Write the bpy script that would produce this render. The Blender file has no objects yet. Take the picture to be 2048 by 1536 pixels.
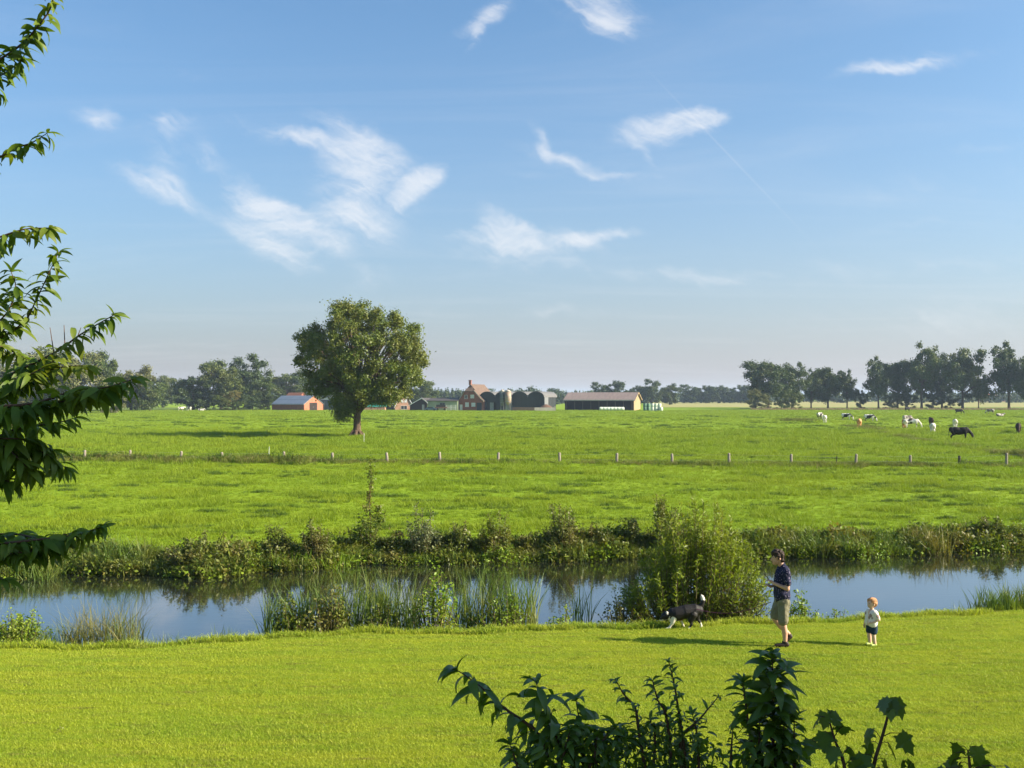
import bpy, bmesh, math, random
import numpy as np
from mathutils import Vector, Matrix, Euler

SC = bpy.context.scene
C = SC.collection
R = math.radians

# ------------------------------------------------------------------ camera
F, CX, CY, HOR = 2000.0, 1024.0, 768.0, 793.0      # photograph pixels (2048 x 1536)
CAMZ = 4.7
PITCH = math.atan((HOR - CY) / F)
cam_d = bpy.data.cameras.new('camera')
cam_d.sensor_fit = 'HORIZONTAL'; cam_d.sensor_width = 36.0
cam_d.lens = 36.0 * F / 2048.0
cam_d.clip_start = 0.1; cam_d.clip_end = 20000.0
cam = bpy.data.objects.new('camera', cam_d); C.objects.link(cam)
cam.location = (0, 0, CAMZ); cam.rotation_euler = (math.pi / 2 + PITCH, 0, 0)
SC.camera = cam

# ------------------------------------------------------------------ sky, sun, exposure
SUN_EL = R(29.0)
SUN_AZ = R(100.0)                                    # clockwise from +Y: from the right, a little behind the camera
sun_dir = Vector((math.cos(SUN_EL) * math.sin(SUN_AZ), math.cos(SUN_EL) * math.cos(SUN_AZ), math.sin(SUN_EL)))
sl = bpy.data.lights.new('sun', 'SUN'); sl.energy = 5.0; sl.angle = R(0.53); sl.color = (1.0, 0.87, 0.68)
so = bpy.data.objects.new('sun', sl); C.objects.link(so)
so.rotation_euler = sun_dir.to_track_quat('Z', 'Y').to_euler()
SC.render.engine = 'CYCLES'
SC.view_settings.view_transform = 'Standard'; SC.view_settings.look = 'None'
SC.view_settings.exposure = 1.3; SC.view_settings.gamma = 1.0; SC.view_settings.use_curve_mapping = False
SC.cycles.use_denoising = True
SC.cycles.max_bounces = 6; SC.cycles.diffuse_bounces = 3; SC.cycles.glossy_bounces = 3
SC.cycles.transmission_bounces = 3; SC.cycles.transparent_max_bounces = 6; SC.cycles.volume_bounces = 0
SC.cycles.caustics_reflective = False; SC.cycles.caustics_refractive = False
SC.cycles.sample_clamp_indirect = 6.0

class NT:
    """small helper round a node tree"""
    def __init__(s, tree): s.t = tree; s.n = tree.nodes; s.l = tree.links
    def new(s, kind, **kw):
        nd = s.n.new(kind)
        for k, v in kw.items(): setattr(nd, k, v)
        return nd
    def link(s, a, b): s.l.new(a, b)
    def setin(s, sock, v):
        if isinstance(v, bpy.types.NodeSocket): s.l.new(v, sock)
        elif v is not None: sock.default_value = v
    def math(s, op, a, b=None, clamp=False):
        nd = s.new('ShaderNodeMath', operation=op, use_clamp=clamp)
        s.setin(nd.inputs[0], a); s.setin(nd.inputs[1], b); return nd.outputs[0]
    def noise(s, vec, scale, detail=4, rough=.55, dist=0.0, color=False):
        nd = s.new('ShaderNodeTexNoise'); s.setin(nd.inputs['Vector'], vec)
        nd.inputs['Scale'].default_value = scale; nd.inputs['Detail'].default_value = detail
        nd.inputs['Roughness'].default_value = rough; nd.inputs['Distortion'].default_value = dist
        return nd.outputs['Color' if color else 'Fac']
    def mapping(s, vec, loc=(0, 0, 0), rot=(0, 0, 0), scale=(1, 1, 1), vt='POINT'):
        nd = s.new('ShaderNodeMapping', vector_type=vt); s.setin(nd.inputs['Vector'], vec)
        nd.inputs['Location'].default_value = loc; nd.inputs['Rotation'].default_value = rot
        nd.inputs['Scale'].default_value = scale; return nd.outputs[0]
    def mix(s, fac, a, b, blend='MIX'):
        nd = s.new('ShaderNodeMix', data_type='RGBA', blend_type=blend)
        s.setin(nd.inputs[0], fac)
        s.setin(nd.inputs[6], a if isinstance(a, bpy.types.NodeSocket) else (*a, 1)[:4])
        s.setin(nd.inputs[7], b if isinstance(b, bpy.types.NodeSocket) else (*b, 1)[:4])
        return nd.outputs[2]
    def ramp(s, fac, lo, hi, smooth=True):
        nd = s.new('ShaderNodeMapRange', interpolation_type='SMOOTHSTEP' if smooth else 'LINEAR')
        s.setin(nd.inputs['Value'], fac); nd.inputs['From Min'].default_value = lo; nd.inputs['From Max'].default_value = hi
        return nd.outputs[0]

world = bpy.data.worlds.new('World'); SC.world = world; world.use_nodes = True
def build_world():
    w = NT(world.node_tree); w.n.clear()
    tc = w.new('ShaderNodeTexCoord')
    sep = w.new('ShaderNodeSeparateXYZ'); w.link(tc.outputs['Generated'], sep.inputs[0])
    zc = w.math('MAXIMUM', sep.outputs[2], 0.012)
    comb = w.new('ShaderNodeCombineXYZ')
    w.link(sep.outputs[0], comb.inputs[0]); w.link(sep.outputs[1], comb.inputs[1]); w.link(zc, comb.inputs[2])
    sky = w.new('ShaderNodeTexSky', sky_type='NISHITA'); sky.sun_disc = False
    sky.sun_elevation = SUN_EL; sky.sun_rotation = SUN_AZ
    sky.altitude = 0; sky.air_density = 1.0; sky.dust_density = 2.2; sky.ozone_density = 3.2
    w.link(comb.outputs[0], sky.inputs[0])
    # thin cirrus: wisps on the sky sphere, addressed by world direction (east/north, up/north)
    yy = w.math('MAXIMUM', w.math('ABSOLUTE', sep.outputs[1]), 0.05)
    s_ = w.math('DIVIDE', sep.outputs[0], yy); t_ = w.math('DIVIDE', zc, yy)
    st = w.new('ShaderNodeCombineXYZ'); w.link(s_, st.inputs[0]); w.link(t_, st.inputs[1])
    side = w.math('MULTIPLY', w.ramp(sep.outputs[1], -0.05, 0.05), 0.0)
    w.link(w.ramp(sep.outputs[1], -0.05, 0.05), st.inputs[2])
    warp1 = w.noise(w.mapping(st.outputs[0], scale=(1, 1, 3)), 6.5, 4, .6, color=True)
    warp2 = w.noise(w.mapping(st.outputs[0], scale=(1, 1, 3)), 24, 4, .6, color=True)
    def off(c, k):
        v = w.new('ShaderNodeVectorMath', operation='SUBTRACT'); w.link(c, v.inputs[0]); v.inputs[1].default_value = (.5, .5, .5)
        m = w.new('ShaderNodeVectorMath', operation='MULTIPLY'); w.link(v.outputs[0], m.inputs[0]); m.inputs[1].default_value = (k, k, 0)
        return m.outputs[0]
    a1 = w.new('ShaderNodeVectorMath', operation='ADD'); w.link(st.outputs[0], a1.inputs[0]); w.link(off(warp1, .045), a1.inputs[1])
    a2 = w.new('ShaderNodeVectorMath', operation='ADD'); w.link(a1.outputs[0], a2.inputs[0]); w.link(off(warp2, .022), a2.inputs[1])
    wv = a2.outputs[0]
    strokes = [  # px, py, half length, half width, tilt (deg, down to the right), weight
        (690,290,110,55,25,.95),(725,385,130,100,-30,.72),(833,372,70,22,-42,.95),(700,455,110,34,12,.55),(570,272,140,20,14,.8),
        (515,405,100,34,38,1.0),(610,465,120,30,33,.75),(530,475,110,26,32,.9),(575,512,80,26,12,.6),
        (325,382,110,27,25,.95),(320,310,75,38,40,.55),(190,238,55,22,17,.75),(325,258,75,24,-10,.55),(408,308,50,34,35,.55),(375,160,60,26,22,.4),
        (968,30,80,20,-33,.85),(942,75,45,12,-68,.6),(1195,10,125,44,20,.95),(1215,52,55,28,20,.6),
        (1335,252,115,34,-4,1.25),(1392,240,60,22,-8,.9),(1285,305,55,14,55,.35),(1380,335,90,10,6,.25),
        (1070,265,55,13,62,.55),(1120,312,120,15,22,.42),(1245,350,110,9,2,.35),(1050,345,90,13,12,.32),
        (1000,452,60,34,32,.8),(1065,488,180,40,4,.95),(1205,476,95,14,-11,.85),(930,461,75,12,4,.6),
        (1745,137,110,16,-9,.65),(1860,112,170,24,-9,.45),(2010,290,150,14,-4,.28),(1900,442,230,8,-2,.34),(1755,262,50,10,60,.2),
        (725,568,70,34,-15,.4),(1110,625,140,17,2,.42),(848,600,24,16,-30,.35),(1500,560,330,36,-3,.3),(1900,640,420,60,-3,.34),(1250,545,330,20,2,.34),(1850,380,330,40,-6,.25),(1600,300,260,30,-8,.18),(1950,520,300,26,-3,.3),(1150,330,160,30,12,.25)]
    tot = None
    for (px, py, a, b, ang, wt) in strokes:
        m = w.mapping(wv, loc=((px - CX) / F, (HOR - py) / F, 1.0), rot=(0, 0, -R(ang)), scale=(a * 1.30 / F, b * 1.38 / F, 5.0), vt='TEXTURE')
        g = w.new('ShaderNodeTexGradient', gradient_type='SPHERICAL'); w.link(m, g.inputs[0])
        v = w.math('MULTIPLY', g.outputs['Fac'], wt * 1.2)
        tot = v if tot is None else w.math('ADD', tot, v)
    # the contrail
    m = w.mapping(st.outputs[0], loc=((1465 - CX) / F, (HOR - 315) / F, 1.0), rot=(0, 0, -R(46.5)), scale=(290 / F, 3.2 / F, 5.0), vt='TEXTURE')
    g = w.new('ShaderNodeTexGradient', gradient_type='SPHERICAL'); w.link(m, g.inputs[0])
    trail = w.math('MULTIPLY', g.outputs['Fac'], .12)
    # fine streaky structure, plus thin cirrus all over the dome
    fib = w.noise(w.mapping(wv, rot=(0, 0, R(-27)), scale=(1, .17, .3), vt='TEXTURE'), 7.5, 9, .70, .5)
    fib2 = w.noise(w.mapping(wv, rot=(0, 0, R(8)), scale=(1, .30, .3), vt='TEXTURE'), 16, 7, .68, .3)
    n3 = w.noise(w.mapping(wv, scale=(1, 1, 3)), 9, 6, .62)
    tex = w.math('ADD', w.math('ADD', w.math('MULTIPLY', fib, .45), w.math('MULTIPLY', fib2, .25)), w.math('MULTIPLY', n3, .30))
    lift = w.math('MULTIPLY', w.math('SUBTRACT', w.math('MINIMUM', tot, 1.3), .6), .14)
    dens = w.math('MULTIPLY', w.math('MULTIPLY', w.ramp(tot, .0, .85), w.ramp(w.math('ADD', tex, lift), .38, .68)), .72)
    plane = w.new('ShaderNodeCombineXYZ')
    w.link(w.math('DIVIDE', sep.outputs[0], w.math('ADD', zc, .08)), plane.inputs[0]); w.link(w.math('DIVIDE', sep.outputs[1], w.math('ADD', zc, .08)), plane.inputs[1])
    n2 = w.noise(w.mapping(plane.outputs[0], rot=(0, 0, R(30)), scale=(.35, 1.0, 1)), 1.3, 7, .62, 1.2)
    veil = w.math('MULTIPLY', w.ramp(n2, .42, .9), .16)
    den = w.math('MINIMUM', w.math('ADD', w.math('ADD', dens, veil), trail), .86)
    tint = w.mix(1.0, sky.outputs[0], (.67, .975, 1.08), 'MULTIPLY')
    el = w.math('MULTIPLY', zc, -1 / .145); low = w.math('MULTIPLY', w.math('POWER', 2.718, el), .92)      # grey haze layer low on the sky, all round
    dp = w.new('ShaderNodeVectorMath', operation='DOT_PRODUCT'); w.link(tc.outputs['Generated'], dp.inputs[0]); dp.inputs[1].default_value = sun_dir
    fwd = w.math('MAXIMUM', w.math('ADD', 1.02, w.math('MULTIPLY', dp.outputs['Value'], .42)), .8)                    # the haze is brighter towards the sun
    hz = w.new('ShaderNodeVectorMath', operation='SCALE'); hz.inputs[0].default_value = (3.36, 3.20, 3.34); w.link(fwd, hz.inputs['Scale'])
    mixc = w.mix(den, w.mix(low, tint, hz.outputs[0]), (4.8, 4.9, 5.1))
    bg = w.new('ShaderNodeBackground'); w.link(mixc, bg.inputs[0]); bg.inputs[1].default_value = 0.079
    out = w.new('ShaderNodeOutputWorld'); w.link(bg.outputs[0], out.inputs[0])
build_world()
world.cycles.sampling_method = 'MANUAL'; world.cycles.sample_map_resolution = 512

# ------------------------------------------------------------------ helpers
def ray(px, py):
    u, v = (px - CX) / F, (CY - py) / F
    sp, cp = math.sin(PITCH), math.cos(PITCH)
    return Vector((u, cp - v * sp, sp + v * cp))
def G(px, py, z=0.0):
    """where the sight line through a photograph pixel meets the level z"""
    d = ray(px, py); t = (z - CAMZ) / d.z
    return Vector((d.x * t, d.y * t, z))
def P(px, py, D):
    d = ray(px, py); t = D / d.y
    return Vector((d.x * t, D, CAMZ + d.z * t))
def X(px, D): return P(px, HOR, D).x
def Z(py, D): return P(CX, py, D).z

class MB:
    """collects verts and faces, builds one mesh"""
    def __init__(s): s.V = []; s.F = []; s.n = 0; s.M = []
    def add(s, V, Fc, mat=0):
        V = np.asarray(V, dtype=np.float64).reshape(-1, 3); Fc = np.asarray(Fc, dtype=np.int64)
        s.V.append(V); s.F.append(Fc + s.n); s.M.append(np.full(len(Fc), mat, dtype=np.int32)); s.n += len(V); return s
    def box(s, c, size, rz=0, mat=0, taper=1.0):
        x, y, z = [v / 2 for v in size]
        V = np.array([(-x, -y, -z), (x, -y, -z), (x, y, -z), (-x, y, -z), (-x * taper, -y * taper, z), (x * taper, -y * taper, z), (x * taper, y * taper, z), (-x * taper, y * taper, z)])
        if rz: V = V @ np.array([[math.cos(rz), math.sin(rz), 0], [-math.sin(rz), math.cos(rz), 0], [0, 0, 1]])
        return s.add(V + np.array(c), [(0, 3, 2, 1), (4, 5, 6, 7), (0, 1, 5, 4), (1, 2, 6, 5), (2, 3, 7, 6), (3, 0, 4, 7)], mat)
    def bx(s, x0, x1, y0, y1, z0, z1, mat=0):
        return s.box(((x0 + x1) / 2, (y0 + y1) / 2, (z0 + z1) / 2), (x1 - x0, y1 - y0, z1 - z0), 0, mat)
    def tube(s, pts, rad, n=6, cap=True, mat=0):
        pts = np.asarray(pts, float); m = len(pts)
        rad = np.full(m, rad) if np.isscalar(rad) else np.asarray(rad, float)
        t = np.gradient(pts, axis=0); t /= np.linalg.norm(t, axis=1, keepdims=True) + 1e-9
        up = np.array([0, 0, 1.0]) if abs(t[0][2]) < .9 else np.array([1.0, 0, 0])
        a = np.cross(t, up); a /= np.linalg.norm(a, axis=1, keepdims=True) + 1e-9; b = np.cross(t, a)
        th = np.linspace(0, 2 * np.pi, n, endpoint=False)
        V = pts[:, None] + rad[:, None, None] * (np.cos(th)[None, :, None] * a[:, None] + np.sin(th)[None, :, None] * b[:, None])
        i = np.arange(m - 1)[:, None] * n; j = np.arange(n)[None]
        Fq = np.stack([i + j, i + (j + 1) % n, i + n + (j + 1) % n, i + n + j], -1).reshape(-1, 4)
        s.add(V.reshape(-1, 3), Fq, mat)
        if cap:
            base = s.n - m * n
            s.F.append(np.array([list(range(base, base + n))[::-1]])); s.M.append(np.array([mat], dtype=np.int32))
            s.F.append(np.array([list(range(base + (m - 1) * n, base + m * n))])); s.M.append(np.array([mat], dtype=np.int32))
        return s
    def prism(s, poly, axis, lo, hi, mat=0):
        """poly: (u, v) points; extruded along axis 'x' (u=y, v=z) or 'y' (u=x, v=z)"""
        n = len(poly)
        V = [((lo, u, v) if axis == 'x' else (u, lo, v)) for u, v in poly] + [((hi, u, v) if axis == 'x' else (u, hi, v)) for u, v in poly]
        s.add(V, [(i, (i + 1) % n, n + (i + 1) % n, n + i) for i in range(n)], mat)
        b = s.n - 2 * n
        for idx in (list(range(b, b + n))[::-1], list(range(b + n, b + 2 * n))):
            s.F.append(np.array([idx])); s.M.append(np.array([mat], dtype=np.int32))
        return s
    def mesh(s, name, mats, smooth=False):
        me = bpy.data.meshes.new(name)
        V = np.concatenate(s.V); me.vertices.add(len(V)); me.vertices.foreach_set('co', V.astype(np.float32).ravel())
        loops = np.concatenate([f.ravel() for f in s.F]); sizes = np.concatenate([np.full(len(f), f.shape[1]) for f in s.F])
        me.loops.add(len(loops)); me.loops.foreach_set('vertex_index', loops.astype(np.int32))
        me.polygons.add(len(sizes)); me.polygons.foreach_set('loop_start', np.concatenate([[0], np.cumsum(sizes)[:-1]]).astype(np.int32))
        try: me.polygons.foreach_set('loop_total', sizes.astype(np.int32))
        except Exception: pass
        me.polygons.foreach_set('material_index', np.concatenate(s.M).astype(np.int32))
        me.polygons.foreach_set('use_smooth', np.full(len(sizes), smooth))
        for m in (mats if isinstance(mats, (list, tuple)) else [mats]): me.materials.append(m)
        me.update(calc_edges=True); me.validate(); return me
    def build(s, name, mats, parent=None, smooth=False, loc=None, rz=0):
        return obj(name, s.mesh(name, mats, smooth), parent, loc, rz)

def obj(name, data, parent=None, loc=None, rz=0):
    o = bpy.data.objects.new(name, data); C.objects.link(o)
    if parent: o.parent = parent
    if loc is not None: o.location = loc
    if rz: o.rotation_euler = (0, 0, rz)
    return o
def tag(o, label=None, cat=None, group=None, kind=None):
    if label: o['label'] = label
    if cat: o['category'] = cat
    if group: o['group'] = group
    if kind: o['kind'] = kind
    return o
def thing(name, label, cat, loc=(0, 0, 0), rz=0, group=None):
    return tag(obj(name, None, None, loc, rz), label, cat, group)

# ------------------------------------------------------------------ materials
def mat(name):
    m = bpy.data.materials.new(name); m.use_nodes = True; t = NT(m.node_tree); t.n.clear()
    out = t.new('ShaderNodeOutputMaterial'); return m, t, out
def bsdf(t, out, col, rough=.7, spec=.3, metal=0.0):
    b = t.new('ShaderNodeBsdfPrincipled'); t.setin(b.inputs['Base Color'], col if isinstance(col, bpy.types.NodeSocket) else (*col, 1))
    t.setin(b.inputs['Roughness'], rough); b.inputs['Specular IOR Level'].default_value = spec; b.inputs['Metallic'].default_value = metal
    t.link(b.outputs[0], out.inputs[0]); return b
def bump(t, b, h, strength=.3, dist=.02):
    n = t.new('ShaderNodeBump'); n.inputs['Strength'].default_value = strength; n.inputs['Distance'].default_value = dist
    t.link(h, n.inputs['Height']); t.link(n.outputs[0], b.inputs['Normal'])
def plain(name, col, col2=None, rough=.75, scale=3.0, spec=.3, metal=0.0, bmp=0.0, stretch=(1, 1, 1)):
    """a colour with uneven wear"""
    m, t, out = mat(name); tc = t.new('ShaderNodeTexCoord')
    col2 = col2 or tuple(c * .72 for c in col)
    v = t.mapping(tc.outputs['Object'], scale=stretch)
    n = t.noise(v, scale, 6, .65)
    b = bsdf(t, out, t.mix(t.ramp(n, .3, .7), col, col2), rough, spec, metal)
    if bmp: bump(t, b, t.noise(v, scale * 4, 5), bmp)
    return m
def leafy(name, col, col2, col3=None, trans=.35, rough=.5, nscale=.8, spec=.35):
    """leaf faces: a colour per leaf, broad patches of another tint, light shining through"""
    m, t, out = mat(name); g = t.new('ShaderNodeNewGeometry'); oi = t.new('ShaderNodeObjectInfo')
    rnd = t.math('FRACT', t.math('ADD', g.outputs['Random Per Island'], oi.outputs['Random']))
    c = t.mix(rnd, col, col2)
    n = t.ramp(t.noise(g.outputs['Position'], nscale, 3), .42, .68)
    c = t.mix(t.math('MULTIPLY', n, .8), c, col3 or tuple(x * 1.25 for x in col2))
    b = bsdf(t, out, c, rough, spec)
    tr = t.new('ShaderNodeBsdfTranslucent'); t.link(t.mix(1.0, c, (1.25, 1.2, .55), 'MULTIPLY'), tr.inputs[0])
    mx = t.new('ShaderNodeMixShader'); mx.inputs[0].default_value = trans
    t.link(b.outputs[0], mx.inputs[1]); t.link(tr.outputs[0], mx.inputs[2]); t.link(mx.outputs[0], out.inputs[0]); return m

M = {}
def ground_mat(name, cols, big, fine, stretch):
    m, t, out = mat(name); g = t.new('ShaderNodeNewGeometry'); p = g.outputs['Position']
    a = t.ramp(t.noise(t.mapping(p, scale=stretch), big, 5, .6), .35, .68)
    b_ = t.ramp(t.noise(p, fine, 5, .7), .3, .75)
    c = t.mix(a, cols[0], cols[1]); c = t.mix(t.math('MULTIPLY', b_, .55), c, cols[2])
    if len(cols) > 3:
        d = t.ramp(t.noise(t.mapping(p, scale=stretch), big * 2.7, 6, .7), .58, .74); c = t.mix(t.math('MULTIPLY', d, .7), c, cols[3])
    b = bsdf(t, out, c, .9, .1); bump(t, b, t.noise(p, fine * 2.2, 6, .75), .6, .05); return m
M['lawn'] = ground_mat('lawn_turf', [(.20, .27, .010), (.27, .30, .012), (.12, .16, .008), (.20, .16, .05)], .35, 9, (.35, 1.6, 1))
M['meadow'] = ground_mat('meadow_turf', [(.17, .265, .009), (.215, .285, .011), (.12, .20, .009)], .06, 1.3, (.6, 1.5, 1))
M['bank'] = ground_mat('bank_soil', [(.05, .042, .02), (.06, .07, .02), (.03, .028, .014)], 1.2, 6, (1, 1, 1))
M['stubble'] = ground_mat('ripe_field', [(.30, .27, .10), (.24, .26, .08), (.33, .29, .13)], .02, .2, (.3, 1, 1))
M['far_grass'] = ground_mat('far_grass', [(.14, .20, .03), (.18, .22, .04), (.10, .16, .025)], .02, .2, (.3, 1, 1))
def grass_mat(name, cols, big, stretch, trans=.3):
    m, t, out = mat(name); g = t.new('ShaderNodeNewGeometry'); oi = t.new('ShaderNodeObjectInfo'); p = g.outputs['Position']
    rnd = t.math('FRACT', t.math('ADD', g.outputs['Random Per Island'], oi.outputs['Random']))
    a = t.ramp(t.noise(t.mapping(p, scale=stretch), big, 5, .6), .36, .66)
    c = t.mix(a, cols[0], cols[1]); c = t.mix(t.math('MULTIPLY', rnd, .6), c, cols[2])
    d = t.ramp(t.noise(t.mapping(p, scale=stretch), big * 2.7, 6, .7), .54, .68); c = t.mix(t.math('MULTIPLY', d, .75), c, cols[3])
    sh = t.math('FRACT', t.math('MULTIPLY', rnd, 7.31)); c = t.mix(t.math('MULTIPLY', sh, .45), c, tuple(v * .45 for v in cols[0]))
    b = bsdf(t, out, c, .6, .25)
    tr = t.new('ShaderNodeBsdfTranslucent'); t.link(c, tr.inputs[0])
    mx = t.new('ShaderNodeMixShader'); mx.inputs[0].default_value = trans
    t.link(b.outputs[0], mx.inputs[1]); t.link(tr.outputs[0], mx.inputs[2]); t.link(mx.outputs[0], out.inputs[0]); return m
M['lawn_blade'] = grass_mat('lawn_blades', [(.22, .36, .010), (.39, .46, .018), (.58, .56, .11), (.26, .21, .07)], 1.5, (.22, 1.6, 1), .4)
M['dry_blade'] = grass_mat('dry_blades', [(.30, .25, .09), (.24, .22, .06), (.40, .32, .15), (.20, .15, .06)], .5, (1, 1, 1))
M['tussock_blade'] = grass_mat('tussock_blades', [(.060, .125, .008), (.085, .15, .010), (.11, .16, .012), (.06, .10, .008)], .3, (1, 1, 1), .3)
M['meadow_blade'] = grass_mat('meadow_blades', [(.20, .315, .009), (.26, .345, .011), (.30, .35, .025), (.13, .21, .009)], .07, (.6, 1.5, 1), .4)
M['tall_blade'] = grass_mat('tall_grass_blades', [(.14, .22, .014), (.20, .23, .03), (.30, .26, .08), (.22, .16, .06)], .5, (1, 1, 1))

def water_mat():
    m, t, out = mat('river_water'); g = t.new('ShaderNodeNewGeometry'); p = g.outputs['Position']
    b = bsdf(t, out, (.010, .012, .009), .015, .5); b.inputs['IOR'].default_value = 1.6
    w1 = t.noise(t.mapping(p, rot=(0, 0, R(-12)), scale=(.8, 2.6, 1)), 2.2, 4, .6, .6)
    w2 = t.noise(t.mapping(p, rot=(0, 0, R(10)), scale=(1, 2.2, 1)), 7.0, 3, .55)
    calm = t.ramp(t.noise(t.mapping(p, scale=(.5, 1, 1)), .25, 2), .38, .62)
    h = t.math('ADD', w1, t.math('MULTIPLY', w2, t.math('MULTIPLY', calm, .35)))
    bump(t, b, h, .075, .04); b.inputs['Coat Weight'].default_value = .7; b.inputs['Coat Roughness'].default_value = .02; return m
M['water'] = water_mat()
# ------------------------------------------------------------------ ground, river, meadow
WATER = -0.42
rng = np.random.default_rng(7)
def vnoise(x, y, scale, seed=0, octaves=3):
    """smooth value noise"""
    out = 0; amp = 1.0; tot = 0
    for o in range(octaves):
        xs, ys = np.asarray(x) / scale + seed * 17.3 + o * 31.7, np.asarray(y) / scale + seed * 9.1 - o * 12.9
        xi, yi = np.floor(xs).astype(int), np.floor(ys).astype(int); fx, fy = xs - xi, ys - yi
        fx, fy = fx * fx * (3 - 2 * fx), fy * fy * (3 - 2 * fy)
        def h(a, b):
            n = (a * 374761393 + b * 668265263 + seed * 1442695 + o * 97) & 0x7fffffff
            n = ((n ^ (n >> 13)) * 1274126177) & 0x7fffffff
            return ((n ^ (n >> 16)) & 0xffff) / 65535.0
        v = (h(xi, yi) * (1 - fx) + h(xi + 1, yi) * fx) * (1 - fy) + (h(xi, yi + 1) * (1 - fx) + h(xi + 1, yi + 1) * fx) * fy
        out = out + amp * v; tot += amp; amp *= .5; scale *= .5
    return out / tot
near_px = [(0,1286),(140,1285),(290,1285),(400,1279),(520,1266),(700,1260),(1000,1253),(1200,1247),(1400,1243),(1560,1236),(1740,1229),(1900,1220),(2048,1209)]
far_px = [(0,1160),(130,1146),(300,1150),(400,1155),(480,1150),(530,1142),(620,1140),(720,1128),(900,1128),(1050,1124),(1250,1117),(1450,1116),(1620,1114),(1800,1111),(1900,1104),(2048,1101)]
ne = np.array([tuple(G(*p, 0.0))[:2] for p in near_px]); fe = np.array([tuple(G(*p, WATER))[:2] for p in far_px])
def lawn_edge(x): x = np.asarray(x, float); return np.interp(x, ne[:, 0], ne[:, 1]) + .10 * np.sin(x * 1.7) + .07 * np.sin(x * 4.1 + 1)
def far_edge(x): x = np.asarray(x, float); return np.interp(x, fe[:, 0], fe[:, 1]) + .08 * np.sin(x * 2.3)
def lawn_z(x, y):
    return .05 * (vnoise(x, y, 3.0, 3) - .5) - .10 * np.clip(1 - (lawn_edge(x) - y) / 2.5, 0, 1) ** 2
def meadow_z(x, y):
    y = np.asarray(y, float)
    d = np.clip(y - far_edge(np.clip(x, -60, 60)), 0, None)
    z = .10 * (vnoise(x, y, 9, 5) - .5) * np.clip(d / 4, 0, 1) + WATER * .0 - .05 * np.exp(-d / 1.5)
    z = z - .15 * np.exp(-((y - FENCE_Y(x) + 2.2) / .8) ** 2) + .10 * np.exp(-((y - FENCE_Y(x)) / 1.5) ** 2)
    return z
fl = np.array([tuple(G(px, py))[:2] for px, py in [(170, 923), (568, 926), (1119, 929), (1582, 933), (2012, 934)]])
def FENCE_Y(x): return np.interp(np.asarray(x, float), fl[:, 0], fl[:, 1])

def grid(name, Xg, Yg, Zg, material, kind='structure'):
    r, c = Xg.shape; mb = MB(); i = np.arange(r - 1)[:, None] * c; j = np.arange(c - 1)[None]
    mb.add(np.stack([Xg, Yg, Zg], -1), np.stack([i + j, i + j + 1, i + c + j + 1, i + c + j], -1).reshape(-1, 4))
    return tag(mb.build(name, material, None, True), kind=kind)
tx = np.concatenate([np.linspace(-90, -16, 14)[:-1], np.linspace(-16, 16, 161), np.linspace(16, 90, 14)[1:]])
s = np.concatenate([np.linspace(0, .72, 8)[:-1], np.linspace(.72, 1, 60)])
Xg = np.tile(tx, (len(s), 1)); Yg = -60 + (lawn_edge(Xg) + 60) * s[:, None]
grid('lawn', Xg, Yg, lawn_z(Xg, Yg), M['lawn'])
# river bed with both banks
pa = np.array([0, .05, .12, .3, .5, .7, .86, .93, .97, 1.0]); pz = np.array([-.10, -.34, -.55, -1.1, -1.3, -1.2, -.8, -.5, -.30, -.05])
Xg = np.tile(tx, (len(pa), 1)); L0 = lawn_edge(Xg); L1 = far_edge(Xg) + 1.0
Yg = L0 + (L1 - L0) * pa[:, None]; Zg = np.tile(pz[:, None], (1, len(tx))) + .05 * (vnoise(Xg, Yg, 1.1, 9) - .5) * ((pa > 0) & (pa < 1))[:, None]
Zg[0] = lawn_z(Xg[0], Yg[0]); Zg[-1] = meadow_z(Xg[-1], Yg[-1])
grid('river_bank', Xg, Yg, Zg, M['bank'])
ws = np.linspace(0, 1, 6); Xg = np.tile(np.linspace(-90, 90, 60), (6, 1))
Yg = (lawn_edge(Xg) - .3) + (far_edge(Xg) + .9 - lawn_edge(Xg) + .3) * ws[:, None]
grid('river', Xg, Yg, np.full_like(Xg, WATER), M['water'])
# meadow and the land beyond it, out to the horizon
offs = np.concatenate([np.arange(1.0, 60, .6), 60 * 1.05 ** np.arange(0, 96)])
Xn = tx; row = []
for d in offs:
    row.append(Xn * (1 + .028 * max(d - 5, 0)))
Xg = np.array(row); Yg = far_edge(np.tile(tx, (len(offs), 1))) * np.exp(-np.clip(offs - 1, 0, None) / 20)[:, None] + 31 * (1 - np.exp(-np.clip(offs - 1, 0, None) / 20))[:, None] + offs[:, None]
Zg = meadow_z(Xg, Yg); Zg[Yg > 1500] = 0
Zg[0] = meadow_z(Xg[0], Yg[0])
grid('meadow', Xg, Yg, Zg, M['meadow'])
def field(name, y0, y1, px0, px1, z, material, n=10):
    xs0 = np.linspace(X(px0, y0), X(px1, y0), n); xs1 = np.linspace(X(px0, y1), X(px1, y1), n)
    Xg = np.array([xs0, xs1]); Yg = np.array([np.full(n, float(y0)), np.full(n, float(y1))])
    return grid(name, Xg, Yg, np.full_like(Xg, z), material)
field('field', 430, 900, 1290, 2500, .10, M['stubble'])
field('field', 385, 430, 1480, 2600, .08, M['far_grass'])
field('field', 350, 430, -500, 520, .08, M['far_grass'])

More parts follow.
